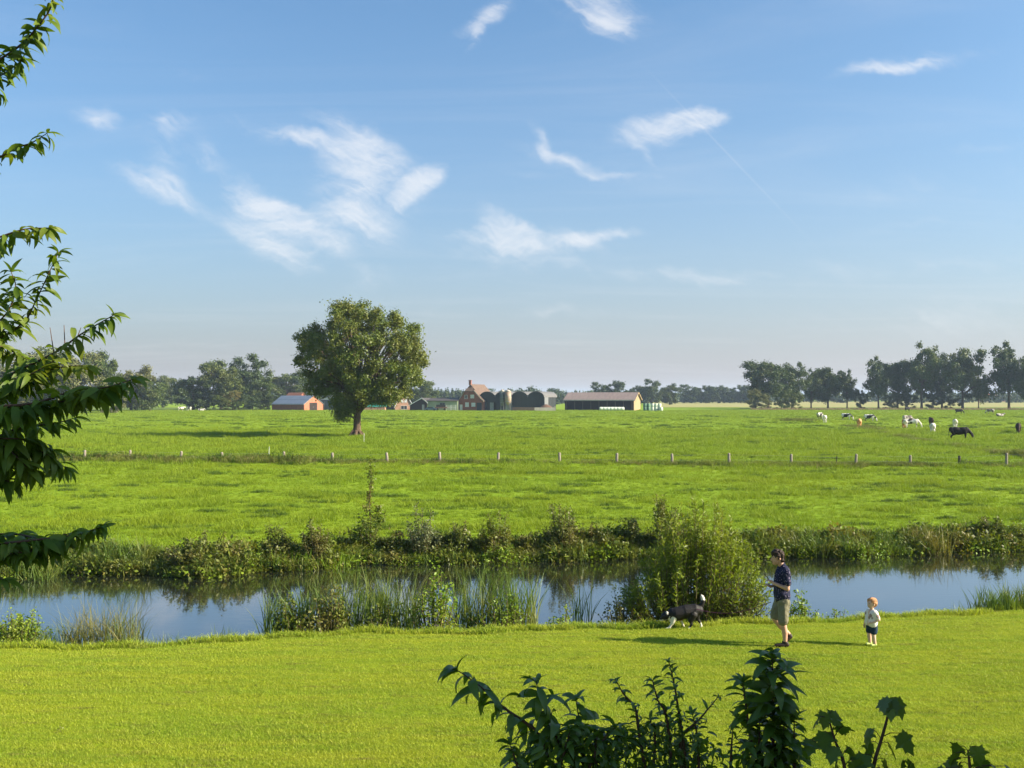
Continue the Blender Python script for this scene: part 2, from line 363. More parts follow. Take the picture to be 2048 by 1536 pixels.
# ------------------------------------------------------------------ grass: tuft meshes and scattered points
LIB = bpy.data.collections.new('tuft_sources')      # not linked to the scene: only instanced as stuff
def tuft_mesh(name, n, rad, h0, h1, w, lean, material, seed, segs=2):
    r = np.random.default_rng(seed); mb = MB()
    for k in range(n):
        a = r.uniform(0, 2 * np.pi); q = rad * math.sqrt(r.uniform()); b = np.array([q * math.cos(a), q * math.sin(a), -.01])
        h = r.uniform(h0, h1); ld = r.uniform(0, 2 * np.pi); ln = h * lean * r.uniform(.2, 1.2)
        d = np.array([math.cos(ld), math.sin(ld), 0]); sd = r.uniform(0, np.pi); side = np.array([math.cos(sd), math.sin(sd), 0]) * w / 2 * r.uniform(.7, 1.3)
        if segs == 1: mb.add([b - side, b + side, b + d * ln + [0, 0, h]], [(0, 1, 2)])
        else:
            mid = b + d * ln * .35 + np.array([0, 0, h * .62])
            mb.add([b - side, b + side, mid + side * .8, mid - side * .8, b + d * ln + [0, 0, h * (1 - .25 * lean)]], [(0, 1, 2, 3)])
            base = mb.n - 5; mb.F.append(np.array([[base + 3, base + 2, base + 4]])); mb.M.append(np.array([0], dtype=np.int32))
    return mb.mesh(name, material)
def lib(name, meshes):
    col = bpy.data.collections.new(name)
    for i, me in enumerate(meshes): col.objects.link(bpy.data.objects.new('%s_%d' % (name, i), me))
    return col
def scatter(name, pts, scl, col, label, cat, seed=1, tilt=.12, zs=None):
    r = np.random.default_rng(seed); n = len(pts); me = bpy.data.meshes.new(name)
    me.vertices.add(n); me.vertices.foreach_set('co', np.asarray(pts, np.float32).ravel())
    rot = np.stack([r.normal(0, tilt, n), r.normal(0, tilt, n), r.uniform(0, 6.283, n)], -1).astype(np.float32)
    sc = np.repeat(np.asarray(scl, np.float32)[:, None], 3, 1)
    if zs is not None: sc[:, 2] *= zs
    me.attributes.new('rot', 'FLOAT_VECTOR', 'POINT').data.foreach_set('vector', rot.ravel())
    me.attributes.new('scl', 'FLOAT_VECTOR', 'POINT').data.foreach_set('vector', sc.ravel())
    me.attributes.new('pick', 'INT', 'POINT').data.foreach_set('value', r.integers(0, len(col.objects), n).astype(np.int32))
    me.update()
    o = obj(name, me); gm = o.modifiers.new('scatter', 'NODES')
    ng = bpy.data.node_groups.new('scatter_' + name, 'GeometryNodeTree'); gm.node_group = ng
    ng.interface.new_socket('Geometry', in_out='INPUT', socket_type='NodeSocketGeometry'); ng.interface.new_socket('Geometry', in_out='OUTPUT', socket_type='NodeSocketGeometry')
    N = ng.nodes; gi = N.new('NodeGroupInput'); go = N.new('NodeGroupOutput'); iop = N.new('GeometryNodeInstanceOnPoints'); ci = N.new('GeometryNodeCollectionInfo')
    ci.inputs['Collection'].default_value = col; ci.inputs['Separate Children'].default_value = True; ci.inputs['Reset Children'].default_value = True
    def at(nm, ty):
        a = N.new('GeometryNodeInputNamedAttribute'); a.data_type = ty; a.inputs['Name'].default_value = nm
        return [q for q in a.outputs if q.enabled and q.name == 'Attribute'][0]
    e2r = N.new('FunctionNodeEulerToRotation'); L = ng.links
    L.new(gi.outputs[0], iop.inputs['Points']); L.new(ci.outputs[0], iop.inputs['Instance']); iop.inputs['Pick Instance'].default_value = True
    L.new(at('pick', 'INT'), iop.inputs['Instance Index']); L.new(at('rot', 'FLOAT_VECTOR'), e2r.inputs[0]); L.new(e2r.outputs[0], iop.inputs['Rotation'])
    L.new(at('scl', 'FLOAT_VECTOR'), iop.inputs['Scale']); L.new(iop.outputs[0], go.inputs[0])
    return tag(o, label, cat, kind='stuff')
def wedge(n, y0, y1, half, r, power=1.0, margin=2.0):
    """random ground points inside the view wedge (with a margin), density falling with distance"""
    y = y0 + (y1 - y0) * r.uniform(0, 1, n) ** power
    x = (r.uniform(-1, 1, n)) * (half * y + margin); return x, y

lawn_lib = lib('lawn_tuft', [tuft_mesh('lawn_tuft', 30, .075, .012, .034, .008, 1.0, M['lawn_blade'], 10 + i, 1) for i in range(4)])
r = np.random.default_rng(21)
x, y = wedge(150000, 9.5, 24.0, .54, r); keep = y < lawn_edge(x) - .02; x, y = x[keep], y[keep]
gz = vnoise(x, y, 1.2, 4)
scatter('lawn_grass', np.stack([x, y, lawn_z(x, y)], -1), .75 + .7 * gz * r.uniform(.6, 1.2, len(x)), lawn_lib, 'short mown yellow green grass of the near lawn', 'grass', 2)
mead_lib = lib('meadow_tuft', [tuft_mesh('meadow_tuft', 30, .16, .05, .15, .016, 1.0, M['meadow_blade'], 30 + i, 1) for i in range(4)])
x, y = wedge(95000, 30.0, 140.0, .56, r, 1.25); keep = y > far_edge(x) + .9; x, y = x[keep], y[keep]
cl = vnoise(x, y, 1.8, 11, 2); big = np.clip((cl - .60) / .10, 0, 1)
scatter('meadow_grass', np.stack([x, y, meadow_z(x, y)], -1), (.75 + .5 * r.uniform(size=len(x)) + 1.3 * big) * np.clip(y / 60, .8, 1.7), mead_lib, 'long bright green pasture grass with darker tussocks', 'grass', 3)
x, y = wedge(42000, 135.0, 345.0, .56, r, 1.1)
cl = vnoise(x, y, 6, 12, 2); big = np.clip((cl - .6) / .12, 0, 1)
scatter('meadow_grass', np.stack([x, y, meadow_z(x, y)], -1), (1.5 + .6 * r.uniform(size=len(x)) + 1.1 * big) * np.clip(y / 160, 1, 1.6), mead_lib, 'far pasture grass in front of the farm', 'grass', 4, zs=.7)
tus_lib = lib('tussock_tuft', [tuft_mesh('tussock_tuft', 26, .16, .10, .24, .016, .9, M['tussock_blade'], 130 + i, 1) for i in range(3)])
cx, cy = wedge(1000, 34.0, 240.0, .56, r, 1.25); px_, py_, sc_ = [], [], []
for a, b in zip(cx, cy):
    k = int(r.integers(6, 34)); w_ = r.uniform(.25, .9) * (b / 60) ** .5; px_.append(a + r.normal(0, w_, k)); py_.append(b + r.normal(0, .25 * w_, k)); sc_.append(r.uniform(.6, 1.2, k) * min((b / 60) ** .4, 1.6))
px_, py_, sc_ = (np.concatenate(v) for v in (px_, py_, sc_)); kp = py_ > far_edge(px_) + 1.2
scatter('meadow_tussocks', np.stack([px_, py_, meadow_z(px_, py_)], -1)[kp], sc_[kp], tus_lib, 'darker ungrazed tussocks scattered over the pasture', 'grass', 13)
tall_lib = lib('tall_tuft', [tuft_mesh('tall_tuft', 26, .17, .22, .55, .02, .8, M['tall_blade'], 50 + i, 2) for i in range(4)])
# rough strip along the fence
n = 5200; x = r.uniform(-48, 48, n); y = FENCE_Y(x) + r.normal(0, .55, n) - .2
hh = vnoise(x, y * 0, 4.0, 15); keepx = r.uniform(size=n) < .22 + 1.3 * (hh - .25)
lx = np.where(x < -14, 1.35, .85)
x, y, hh, lx = x[keepx], y[keepx], hh[keepx], lx[keepx]
scatter('fence_grass', np.stack([x, y, meadow_z(x, y) - .03], -1), (.4 + 1.1 * hh ** 1.5) * lx, tall_lib, 'rough brownish uncut grass along the pasture fence', 'grass', 5)
clump_x = r.uniform(-44, 44, 120); cw = np.where(clump_x < -12, 1.0, .55)
px_ = np.concatenate([a + r.normal(0, .55, 26) for a in clump_x]); sc_ = np.concatenate([np.full(26, q_ * u_) for q_, u_ in zip(cw, r.uniform(.9, 1.9, 120))]) * r.uniform(.6, 1.1, 26 * 120); py_ = FENCE_Y(px_) + r.normal(0, .35, len(px_))
FENCE_CLUMPS = (np.stack([px_, py_, meadow_z(px_, py_) - .03], -1), sc_)
# overgrown ditch crossing the cow pasture
dp = np.array([tuple(G(px, py))[:2] for px, py in [(1690, 850), (1760, 862), (1830, 880), (1920, 893), (2048, 914), (2200, 938)]])
tt = r.uniform(0, 1, 1500); i = np.searchsorted(np.linspace(0, 1, 6), tt) - 1; i = np.clip(i, 0, 4); f = tt * 5 - i
pp = dp[i] + (dp[i + 1] - dp[i]) * f[:, None] + r.normal(0, .5, (1500, 2))
scatter('ditch_grass', np.stack([pp[:, 0], pp[:, 1], meadow_z(pp[:, 0], pp[:, 1])], -1), .3 + 2.2 * vnoise(pp[:, 0], pp[:, 1], 5, 6) ** 2, tall_lib, 'tall rough grass along the ditch in the cow pasture', 'grass', 6)
q = G(1597, 842); pp = np.array([q.x, q.y]) + r.normal(0, 1, (160, 2)) * (1.6, .8)
scatter('ditch_grass', np.stack([pp[:, 0], pp[:, 1], pp[:, 0] * 0], -1), r.uniform(1.0, 2.0, 160), tall_lib, 'dark mound of rough grass left of the grazing cows', 'grass', 7)
# pale reed line at the far meadow edge
n = 1500; x = r.uniform(X(1500, 352), X(2150, 352), n); y = 350 + r.normal(0, .8, n)
dry_lib = lib('dry_tuft', [tuft_mesh('dry_tuft', 20, .3, .5, 1.0, .06, .5, plain('dry_reed', (.36, .27, .14)), 60 + i, 1) for i in range(3)])
scatter('dry_reeds', np.stack([x, y, x * 0], -1), r.uniform(.5, 1.1, n), dry_lib, 'pale dry reed line at the far meadow edge', 'reeds', 8)
# ------------------------------------------------------------------ trees
M['bark'] = plain('bark', (.13, .095, .065), (.06, .045, .032), .9, 6, .1, bmp=.5, stretch=(1, 1, .3))
M['oak_bark'] = plain('oak_bark', (.15, .10, .065), (.075, .052, .038), .9, 5, .1, bmp=.6, stretch=(1, 1, .25))
M['oak_leaf'] = leafy('oak_leaves', (.082, .128, .016), (.135, .165, .022), (.155, .16, .026), .3, .5, .35)
M['dark_leaf'] = leafy('dark_tree_leaves', (.034, .060, .013), (.055, .085, .017), (.066, .092, .019), .25, .55, .12)
M['mid_leaf'] = leafy('mid_tree_leaves', (.055, .088, .016), (.085, .115, .02), (.11, .125, .025), .25, .55, .12)
M['pale_leaf'] = leafy('pale_tree_leaves', (.11, .125, .04), (.15, .155, .05), (.14, .14, .045), .25, .55, .12)
M['yellow_leaf'] = leafy('yellow_tree_leaves', (.20, .17, .03), (.13, .14, .03), (.22, .17, .04), .25, .55, .3)

def leaf_quads(mb, cen, size, nrm, r, aspect=.62):
    """diamond leaves at cen (N,3), facing roughly nrm"""
    n = len(cen); nrm = nrm / (np.linalg.norm(nrm, axis=1, keepdims=True) + 1e-9)
    t = r.normal(size=(n, 3)); a = np.cross(nrm, t); a /= np.linalg.norm(a, axis=1, keepdims=True) + 1e-9; b = np.cross(nrm, a)
    sz = (np.full(n, size) if np.isscalar(size) else size)[:, None] * r.uniform(.65, 1.35, (n, 1)) * .5
    V = np.stack([cen - a * sz, cen - b * sz * aspect + a * sz * .1, cen + a * sz, cen + b * sz * aspect + a * sz * .1], 1)
    mb.add(V.reshape(-1, 3), np.arange(4 * n).reshape(-1, 4))
def unit(r, n):
    v = r.normal(size=(n, 3)); return v / np.linalg.norm(v, axis=1, keepdims=True)
def clumps_to_leaves(mb, cl, rad, per, size, r, flat=.75):
    for c, q in zip(cl, rad):
        k = int(per * r.uniform(.7, 1.3)); d = unit(r, k); rr = q * np.abs(r.normal(.62, .30, k))[:, None]
        p = c + d * rr * np.array([1, 1, flat]); leaf_quads(mb, p, size, d * .8 + r.normal(size=(k, 3)) * .7 + [0, 0, .35], r)
def crown_clumps(r, n, c, rad, lo=.25, bottom=-1.0):
    """clump centres spread through an ellipsoid, denser towards its surface"""
    out = []
    while len(out) < n:
        d = unit(r, 1)[0]
        if d[2] < bottom: continue
        out.append(np.array(c) + d * np.array(rad) * (lo + (1 - lo) * r.uniform() ** .45))
    return np.array(out)
def limbs(mb, r, base, h_fork, cl, r0, frac=.6, sides=6):
    """limbs from the trunk out to the clumps"""
    for c in cl:
        if r.uniform() > frac: continue
        z0 = h_fork * r.uniform(.55, 1.25); p0 = np.array([base[0], base[1], min(z0, c[2] * .8)]); p2 = c
        p1 = p0 + (p2 - p0) * .5 + np.array([0, 0, .10 * np.linalg.norm(p2 - p0)]) + r.normal(size=3) * .03 * h_fork
        mb.tube([p0, p0 * .4 + p1 * .6, p1, p1 * .45 + p2 * .55, p2], np.array([1, .8, .6, .4, .18]) * r0 * r.uniform(.5, 1), sides, False)
def far_tree_meshes(seed, kind):
    """one tree in a unit frame: height 1, crown about 1 wide"""
    r = np.random.default_rng(seed); crown = MB(); wood = MB()
    low = {'round': -.03, 'tall': -.03, 'bush': -.12, 'loose': .12, 'row': .10}[kind]
    nl = 9 if kind != 'bush' else 5
    lob = []
    for k in range(nl):
        a = 2.4 * k + r.uniform(0, 1); q = r.uniform(.08, .26)
        lob.append(((q * math.cos(a), q * math.sin(a), low + .22 + (1 - low - .38) * (k / (nl - 1)) * r.uniform(.85, 1.0)), r.uniform(.21, .31)))
    cl, rd = [], []
    for c, q in lob:
        for p in crown_clumps(r, 9 if kind != 'loose' else 7, c, (q, q, q * .8), .3): cl.append(p); rd.append(r.uniform(.075, .13))
    cl = np.array(cl); cl[:, 2] = np.clip(cl[:, 2], low + .06, .96)
    wid = .47 * np.sqrt(np.clip(1 - ((cl[:, 2] - .50) / .60) ** 2, .12, 1)); q = np.hypot(cl[:, 0], cl[:, 1]); f = np.minimum(1, wid / (q + 1e-6)); cl[:, :2] *= f[:, None]
    clumps_to_leaves(crown, cl, rd, 210 if kind != 'loose' else 160, .036, r)
    if kind != 'bush':
        wood.tube([(0, 0, -.01), (.003, .0, .05), (0, .004, .3), (.01, 0, .62)], [.034, .024, .02, .008], 7)
        limbs(wood, r, (0, 0), .32, cl, .011, .35, 4)
    else: wood.tube([(0, 0, -.01), (0, 0, .4)], [.02, .008], 5)
    return crown, wood
TREE = {}
for kind, seeds in (('round', (1, 2, 3)), ('tall', (4, 5)), ('loose', (6, 7)), ('bush', (8, 9)), ('row', (10, 11, 12, 13))):
    TREE[kind] = []
    for sd in seeds:
        c_, w_ = far_tree_meshes(sd, kind)
        TREE[kind].append(({k: None for k in ('dark', 'mid', 'pale', 'yellow')}, c_, w_.mesh('trunk', M['bark'], True)))
tree_no = [0]
def far_tree(name, px, top, wpx, D, kind, tone, label, group, base=None):
    v = TREE[kind][tree_no[0] % len(TREE[kind])]; tree_no[0] += 1
    if v[0][tone] is None: v[0][tone] = v[1].mesh('crown', M[tone + '_leaf'])
    h = Z(top, D); w = wpx / F * D
    t = thing(name, label, 'tree' if kind != 'bush' else 'bush', (X(px, D), D, 0), tree_no[0] * 2.1, group)
    for nm, me in (('crown', v[0][tone]), ('trunk', v[2])):
        o = obj(nm, me, t); o.scale = (w * 1.24, w * 1.24, h * 1.03)
    return t
LT = 'trees along the left meadow edge'
for a in [
    (20, 690, 150, 300, 'round', 'pale', 'tall pale green tree behind the dark fruit tree branches'),
    (92, 692, 130, 330, 'round', 'mid', 'broad dull green tree rising behind the pale willows'),
    (150, 706, 110, 290, 'loose', 'pale', 'loose grey green willow half hidden by fruit tree leaves'),
    (206, 698, 78, 320, 'tall', 'mid', 'tall narrow green tree at the end of the pale willows'),
    (225, 760, 70, 285, 'bush', 'pale', 'low pale bush in front of the narrow green tree'),
    (262, 729, 75, 330, 'round', 'pale', 'rounded olive tree next to the bluish hazy trees'),
    (300, 756, 60, 330, 'round', 'mid', 'short tree between the olive tree and the hazy one'),
    (326, 750, 66, 420, 'round', 'mid', 'hazy bluish tree farthest back in the left row'),
    (386, 743, 76, 350, 'round', 'dark', 'dark rounded tree left of the tall twin trees'),
    (443, 717, 84, 352, 'tall', 'mid', 'tall green tree with a pointed top by the brick shed'),
    (490, 713, 84, 372, 'tall', 'dark', 'tall dark tree just behind the pointed green tree'),
    (521, 752, 46, 358, 'round', 'mid', 'lower green tree beside the brick shed roof'),
    (465, 780, 34, 345, 'bush', 'yellow', 'yellowing bush at the foot of the tall trees'),
    (440, 794, 44, 344, 'bush', 'mid', 'green bush at the foot of the pointed tree'),
    (505, 788, 40, 346, 'bush', 'dark', 'dark bush left of the brick shed'),
    (536, 782, 40, 356, 'bush', 'dark', 'dark bush touching the brick shed wall'),
    (478, 800, 36, 342, 'bush', 'mid', 'low round bush under the yellowing one'),
    (572, 738, 84, 440, 'round', 'mid', 'hazy rounded tree above the solar panel roof'),
    (618, 770, 60, 430, 'round', 'mid', 'hazy low tree behind the oak crown'),
    ]: far_tree('meadow_tree' if a[4] != 'bush' else 'meadow_bush', *a, LT)
for a in [
    (842, 758, 62, 430, 'round', 'mid', 'hazy green tree behind the white gabled house'),
    (800, 772, 50, 440, 'round', 'dark', 'dark hazy tree behind the oak on its right side'),
    (1203, 764, 38, 560, 'round', 'dark', 'bluish tree left above the open barn roof'),
    (1232, 760, 40, 560, 'round', 'dark', 'bluish round tree above the open barn ridge'),
    (1262, 774, 26, 570, 'round', 'dark', 'small bluish tree between two taller barn trees'),
    (1303, 760, 42, 560, 'tall', 'dark', 'tallest bluish tree right of the open barn'),
    (1276, 770, 30, 575, 'round', 'dark', 'bluish tree touching the open barn gable'),
    (1339, 766, 40, 565, 'round', 'dark', 'bluish tree beside the pale field'),
    ]: far_tree('farm_tree', *a, 'hazy trees behind the farm')
for px, top, w in [(1383, 769, 46), (1412, 770, 40), (1436, 770, 36), (1460, 774, 34), (1482, 769, 40), (1504, 772, 40)]:
    far_tree('hazy_tree', px, top, w, 690, 'round', 'dark', 'blue hazy tree in the distant row beyond the pale field', 'distant row beyond the pale field')
RT = 'trees right of the pale field'
for a in [
    (1537, 718, 92, 376, 'row', 'dark', 'dense dark tree at the left end of the right row'),
    (1584, 728, 60, 384, 'row', 'dark', 'dark tree tucked behind the dense end tree'),
    (1622, 740, 48, 396, 'loose', 'dark', 'slim open tree left of the wide middle crown'),
    (1656, 728, 64, 398, 'row', 'dark', 'wide middle crown on a bare trunk'),
    (1694, 742, 44, 396, 'loose', 'dark', 'open tree right of the wide middle crown'),
    (1721, 776, 26, 392, 'bush', 'dark', 'small dark bush in the gap between tree groups'),
    (1757, 716, 58, 386, 'loose', 'dark', 'open tree at the left edge of the tallest group'),
    (1795, 712, 62, 390, 'row', 'dark', 'dark tree left of the tallest crown'),
    (1843, 689, 78, 384, 'loose', 'mid', 'tallest tree with the sun through its crown'),
    (1884, 708, 66, 392, 'row', 'dark', 'dark tree right of the tallest crown'),
    (1925, 697, 84, 380, 'row', 'mid', 'broad tree with a long bare trunk behind cows'),
    (1957, 742, 40, 388, 'loose', 'dark', 'short tree leaning off the broad one'),
    (2018, 688, 86, 372, 'loose', 'dark', 'tall open tree with the far houses beside it'),
    (2060, 716, 70, 366, 'row', 'dark', 'dark tree behind the tall open one'),
    (2120, 700, 90, 375, 'row', 'dark', 'dark tree beyond the tall open one'),
    (1780, 786, 34, 385, 'bush', 'dark', 'low scrub under the open edge tree'),
    (1815, 788, 34, 386, 'bush', 'dark', 'low scrub under the tallest tree'),
    (1865, 786, 40, 386, 'bush', 'dark', 'scrub between two bare trunks'),
    (1900, 790, 36, 385, 'bush', 'dark', 'low scrub beside the long bare trunk'),
    (1511, 777, 40, 360, 'bush', 'pale', 'rounded grey green bush before the dense end tree'),
    (1533, 790, 28, 358, 'bush', 'pale', 'smallest grey green bush before the dense end tree'),
    (1563, 778, 38, 360, 'bush', 'mid', 'taller bush before the dense end tree'),
    (1588, 786, 34, 361, 'bush', 'mid', 'bush at the right foot of the dense end tree'),
    ]: far_tree('row_tree' if a[4] != 'bush' else 'row_bush', *a, RT)

# distant forest: a mass of spruces and rounded crowns
def far_forest():
    r = np.random.default_rng(77); mb = MB(); xs = []
    def spruce(x, y, h, w):
        n = 10
        for k in range(n):
            f = k / n; z = h * (.12 + .86 * f); q = w * (1 - f) ** .8 * .5 + .12
            m = 9; a = np.linspace(0, 2 * np.pi, m, endpoint=False) + r.uniform(0, 1)
            d = np.stack([np.cos(a), np.sin(a), np.full(m, -.25)], -1)
            leaf_quads(mb, np.array([x, y, z]) + d * q * .6, np.full(m, q * 1.25 + .3), r.normal(size=(m, 3)) * .4 + d * .4 + [0, 0, .8], r, .7)
    for px in np.arange(590, 1130, 4.4):
        D = r.uniform(600, 700); top = 776 - 6 * math.sin((px - 700) / 70) * (px > 850) + r.uniform(-3, 7)
        if 690 < px < 860: top += 2
        if px > 1120: top += 8
        spruce(X(px + r.uniform(-3, 3), D), D, Z(top, D), r.uniform(4, 6))
    for px in np.arange(-60, 2120, 11):
        D = r.uniform(700, 1000); top = (779 if px < 1130 else 783) + r.uniform(-4, 4) + (3 if px > 1500 else 0); h = Z(top, D)
        c = np.array([X(px, D), D, h * .5]); cl = crown_clumps(r, 12, c, (8, 5, h * .45), .3); clumps_to_leaves(mb, cl, r.uniform(2.2, 3.4, 12), 34, 1.9, r)
    tag(mb.build('distant_forest', M['dark_leaf']), 'hazy blue forest line on the horizon', 'forest', kind='stuff')
far_forest()

# the lone oak
def oak():
    b = G(713, 874); r = np.random.default_rng(5)
    t = thing('oak_tree', 'large lone oak with a rounded olive crown standing in the meadow', 'tree', b)
    cl = np.concatenate([
        crown_clumps(r, 250, (.8, 0, 9.5), (7.4, 6.6, 6.1), .5),
        crown_clumps(r, 10, (-6.0, 0, 11.0), (1.0, 1.4, 1.2), .2), crown_clumps(r, 4, (-6.5, 0, 8.6), (.6, .8, .6), .2),
        crown_clumps(r, 18, (-4.2, 0, 6.4), (2.2, 3, 1.6), .2), crown_clumps(r, 12, (-1.6, -.8, 3.5), (1.4, 1.3, 1.2), .2),
        crown_clumps(r, 22, (4.2, -1, 5.4), (2.2, 2.2, 1.5), .2), crown_clumps(r, 10, (-1.0, 0, 15.0), (2.3, 2, .8), .2), crown_clumps(r, 8, (1.5, -2, 5.0), (1.6, 1.2, 1.2), .2)])
    cl = cl[(cl[:, 2] > 3.9) | (np.abs(cl[:, 0] + 1.6) < 1.8)]
    rd = r.uniform(.65, 1.2, len(cl))
    cr = MB(); clumps_to_leaves(cr, cl, rd, 300, .25, r, .85); cr.build('crown', M['oak_leaf'], t)
    w = MB()
    hs = np.array([-.1, .12, .5, 1.2, 2.2, 3.4, 5, 7.5, 10.5]); rr = np.array([.95, .70, .52, .43, .41, .40, .32, .22, .1])
    w.tube(np.stack([.05 * np.sin(hs) + .02 * hs, 0 * hs, hs], -1), rr, 12)
    for k in range(7):
        a = k * .9 + .2; w.tube([(.35 * math.cos(a), .35 * math.sin(a), .7), (.75 * math.cos(a), .75 * math.sin(a), .22), (1.25 * math.cos(a), 1.25 * math.sin(a), -.06)], [.22, .2, .08], 6)
    w.build('trunk', M['oak_bark'], t, True)
    lb = MB(); limbs(lb, r, (.08, 0), 4.2, cl, .17, .4, 6); lb.build('limbs', M['bark'], t, True)
oak()
# ------------------------------------------------------------------ farm buildings (local frame: x along the front, y to the back)
M['brick'] = plain('red_brick', (.30, .11, .065), (.20, .075, .05), .9, 1.5)
M['pale_brick'] = plain('pale_brick', (.42, .24, .16), (.34, .19, .13), .9, 1.5)
M['orange_tile_lit_brick'] = plain('orange_tile_lit_brick', (.40, .17, .10), (.34, .13, .08), .9, 1.2)
M['thatch'] = plain('weathered_tiles', (.165, .11, .08), (.11, .075, .055), .95, 1.2, bmp=.3)
M['grey_tiles'] = plain('dark_roof', (.07, .062, .06), (.05, .045, .045), .85, 1.5)
M['fibre'] = plain('fibre_cement_roof', (.22, .17, .15), (.17, .13, .12), .85, .5, stretch=(3, .4, 1))
M['fibre_grey'] = plain('grey_sheet_roof', (.15, .145, .14), (.11, .105, .105), .7, .6)
M['dark_sheet'] = plain('dark_green_sheeting', (.028, .034, .036), (.018, .022, .024), .6, .8, stretch=(3, 1, .5))
M['black_wood'] = plain('tarred_boards', (.035, .022, .018), (.022, .015, .012), .85, 2, stretch=(4, 1, .4))
M['barn_dark'] = plain('barn_interior', (.02, .018, .016), None, .9)
M['tan_wood'] = plain('pale_boarding', (.36, .26, .145), (.29, .20, .11), .85, 2, stretch=(4, 4, .4))
M['green_wall'] = plain('pale_green_wall', (.30, .34, .22), (.25, .29, .18), .85, .5)
M['white'] = plain('white_paint', (.74, .73, .70), (.62, .61, .58), .6, 2)
M['glass'] = plain('window_glass', (.02, .025, .03), (.03, .035, .04), .08, 2, .6)
M['blind'] = plain('white_blind', (.62, .62, .60), (.52, .52, .5), .7)
M['panel'] = plain('solar_panel', (.13, .16, .21), (.17, .20, .25), .3, .5, .8)
M['steel'] = plain('galvanised_steel', (.26, .265, .27), (.20, .205, .21), .45, 1, .5, .3)
M['silo'] = plain('silo_rust_cream', (.40, .33, .25), (.22, .12, .075), .7, 1.0, stretch=(1, 1, .35))
M['silo_green'] = plain('silo_green_grey', (.15, .17, .15), (.10, .11, .095), .7, 1.2)
M['concrete'] = plain('pale_concrete', (.48, .42, .36), (.36, .32, .28), .9, 1)
M['soil'] = plain('heap_soil', (.16, .09, .06), (.10, .06, .04), .95, 1.5, bmp=.6)
M['wrap_white'] = plain('white_bale_wrap', (.60, .64, .52), (.50, .56, .44), .45, 1)
M['wrap_green'] = plain('green_bale_wrap', (.10, .20, .13), (.14, .26, .17), .45, 1)
M['teal'] = plain('teal_tarpaulin', (.03, .33, .27), (.025, .26, .22), .5, .6)
M['car_blue'] = plain('blue_car_paint', (.02, .06, .10), None, .3, 1, .5)
M['rubber'] = plain('tyre_rubber', (.02, .02, .02), None, .9)
M['wood'] = plain('weathered_post', (.34, .29, .23), (.22, .18, .14), .9, 8, .1, bmp=.4, stretch=(1, 1, .3))
M['wood_dark'] = plain('dark_post', (.10, .085, .065), (.06, .05, .04), .9, 8, .1)

def window(parent, x, y, z, w, h, pane='glass', frame='white', face=-1):
    """a window on a wall that faces -y: frame proud of the wall, pane set back in it"""
    f = .07; mb = MB(); y0 = y - .05
    mb.bx(x - w / 2, x - w / 2 + f, y0 - .04, y0 + .04, z, z + h); mb.bx(x + w / 2 - f, x + w / 2, y0 - .04, y0 + .04, z, z + h)
    mb.bx(x - w / 2 + f, x + w / 2 - f, y0 - .04, y0 + .04, z, z + f); mb.bx(x - w / 2 + f, x + w / 2 - f, y0 - .04, y0 + .04, z + h - f, z + h); mb.bx(x - f / 2, x + f / 2, y0 - .035, y0 + .035, z + f, z + h - f)
    o = mb.build('window', M[frame], parent); MB().bx(x - w / 2 + f, x + w / 2 - f, y0, y0 + .03, z + f, z + h - f).build('pane', M[pane], o); return o
def roof_slab(mb, x0, x1, ya, za, yb, zb, th=.14):
    """sloping slab between the lines y=ya,z=za and y=yb,z=zb"""
    mb.add([(x0, ya, za), (x1, ya, za), (x1, yb, zb), (x0, yb, zb), (x0, ya, za + th), (x1, ya, za + th), (x1, yb, zb + th), (x0, yb, zb + th)],
           [(0, 3, 2, 1), (4, 5, 6, 7), (0, 1, 5, 4), (1, 2, 6, 5), (2, 3, 7, 6), (3, 0, 4, 7)])
def roof_slab_x(mb, y0, y1, xa, za, xb, zb, th=.14):
    mb.add([(xa, y0, za), (xa, y1, za), (xb, y1, zb), (xb, y0, zb), (xa, y0, za + th), (xa, y1, za + th), (xb, y1, zb + th), (xb, y0, zb + th)],
           [(0, 1, 2, 3), (4, 7, 6, 5), (0, 4, 5, 1), (1, 5, 6, 2), (2, 6, 7, 3), (3, 7, 4, 0)])
FD = 336.0; PXM = F / FD
def at(px, D=FD): return (X(px, D), D, 0)

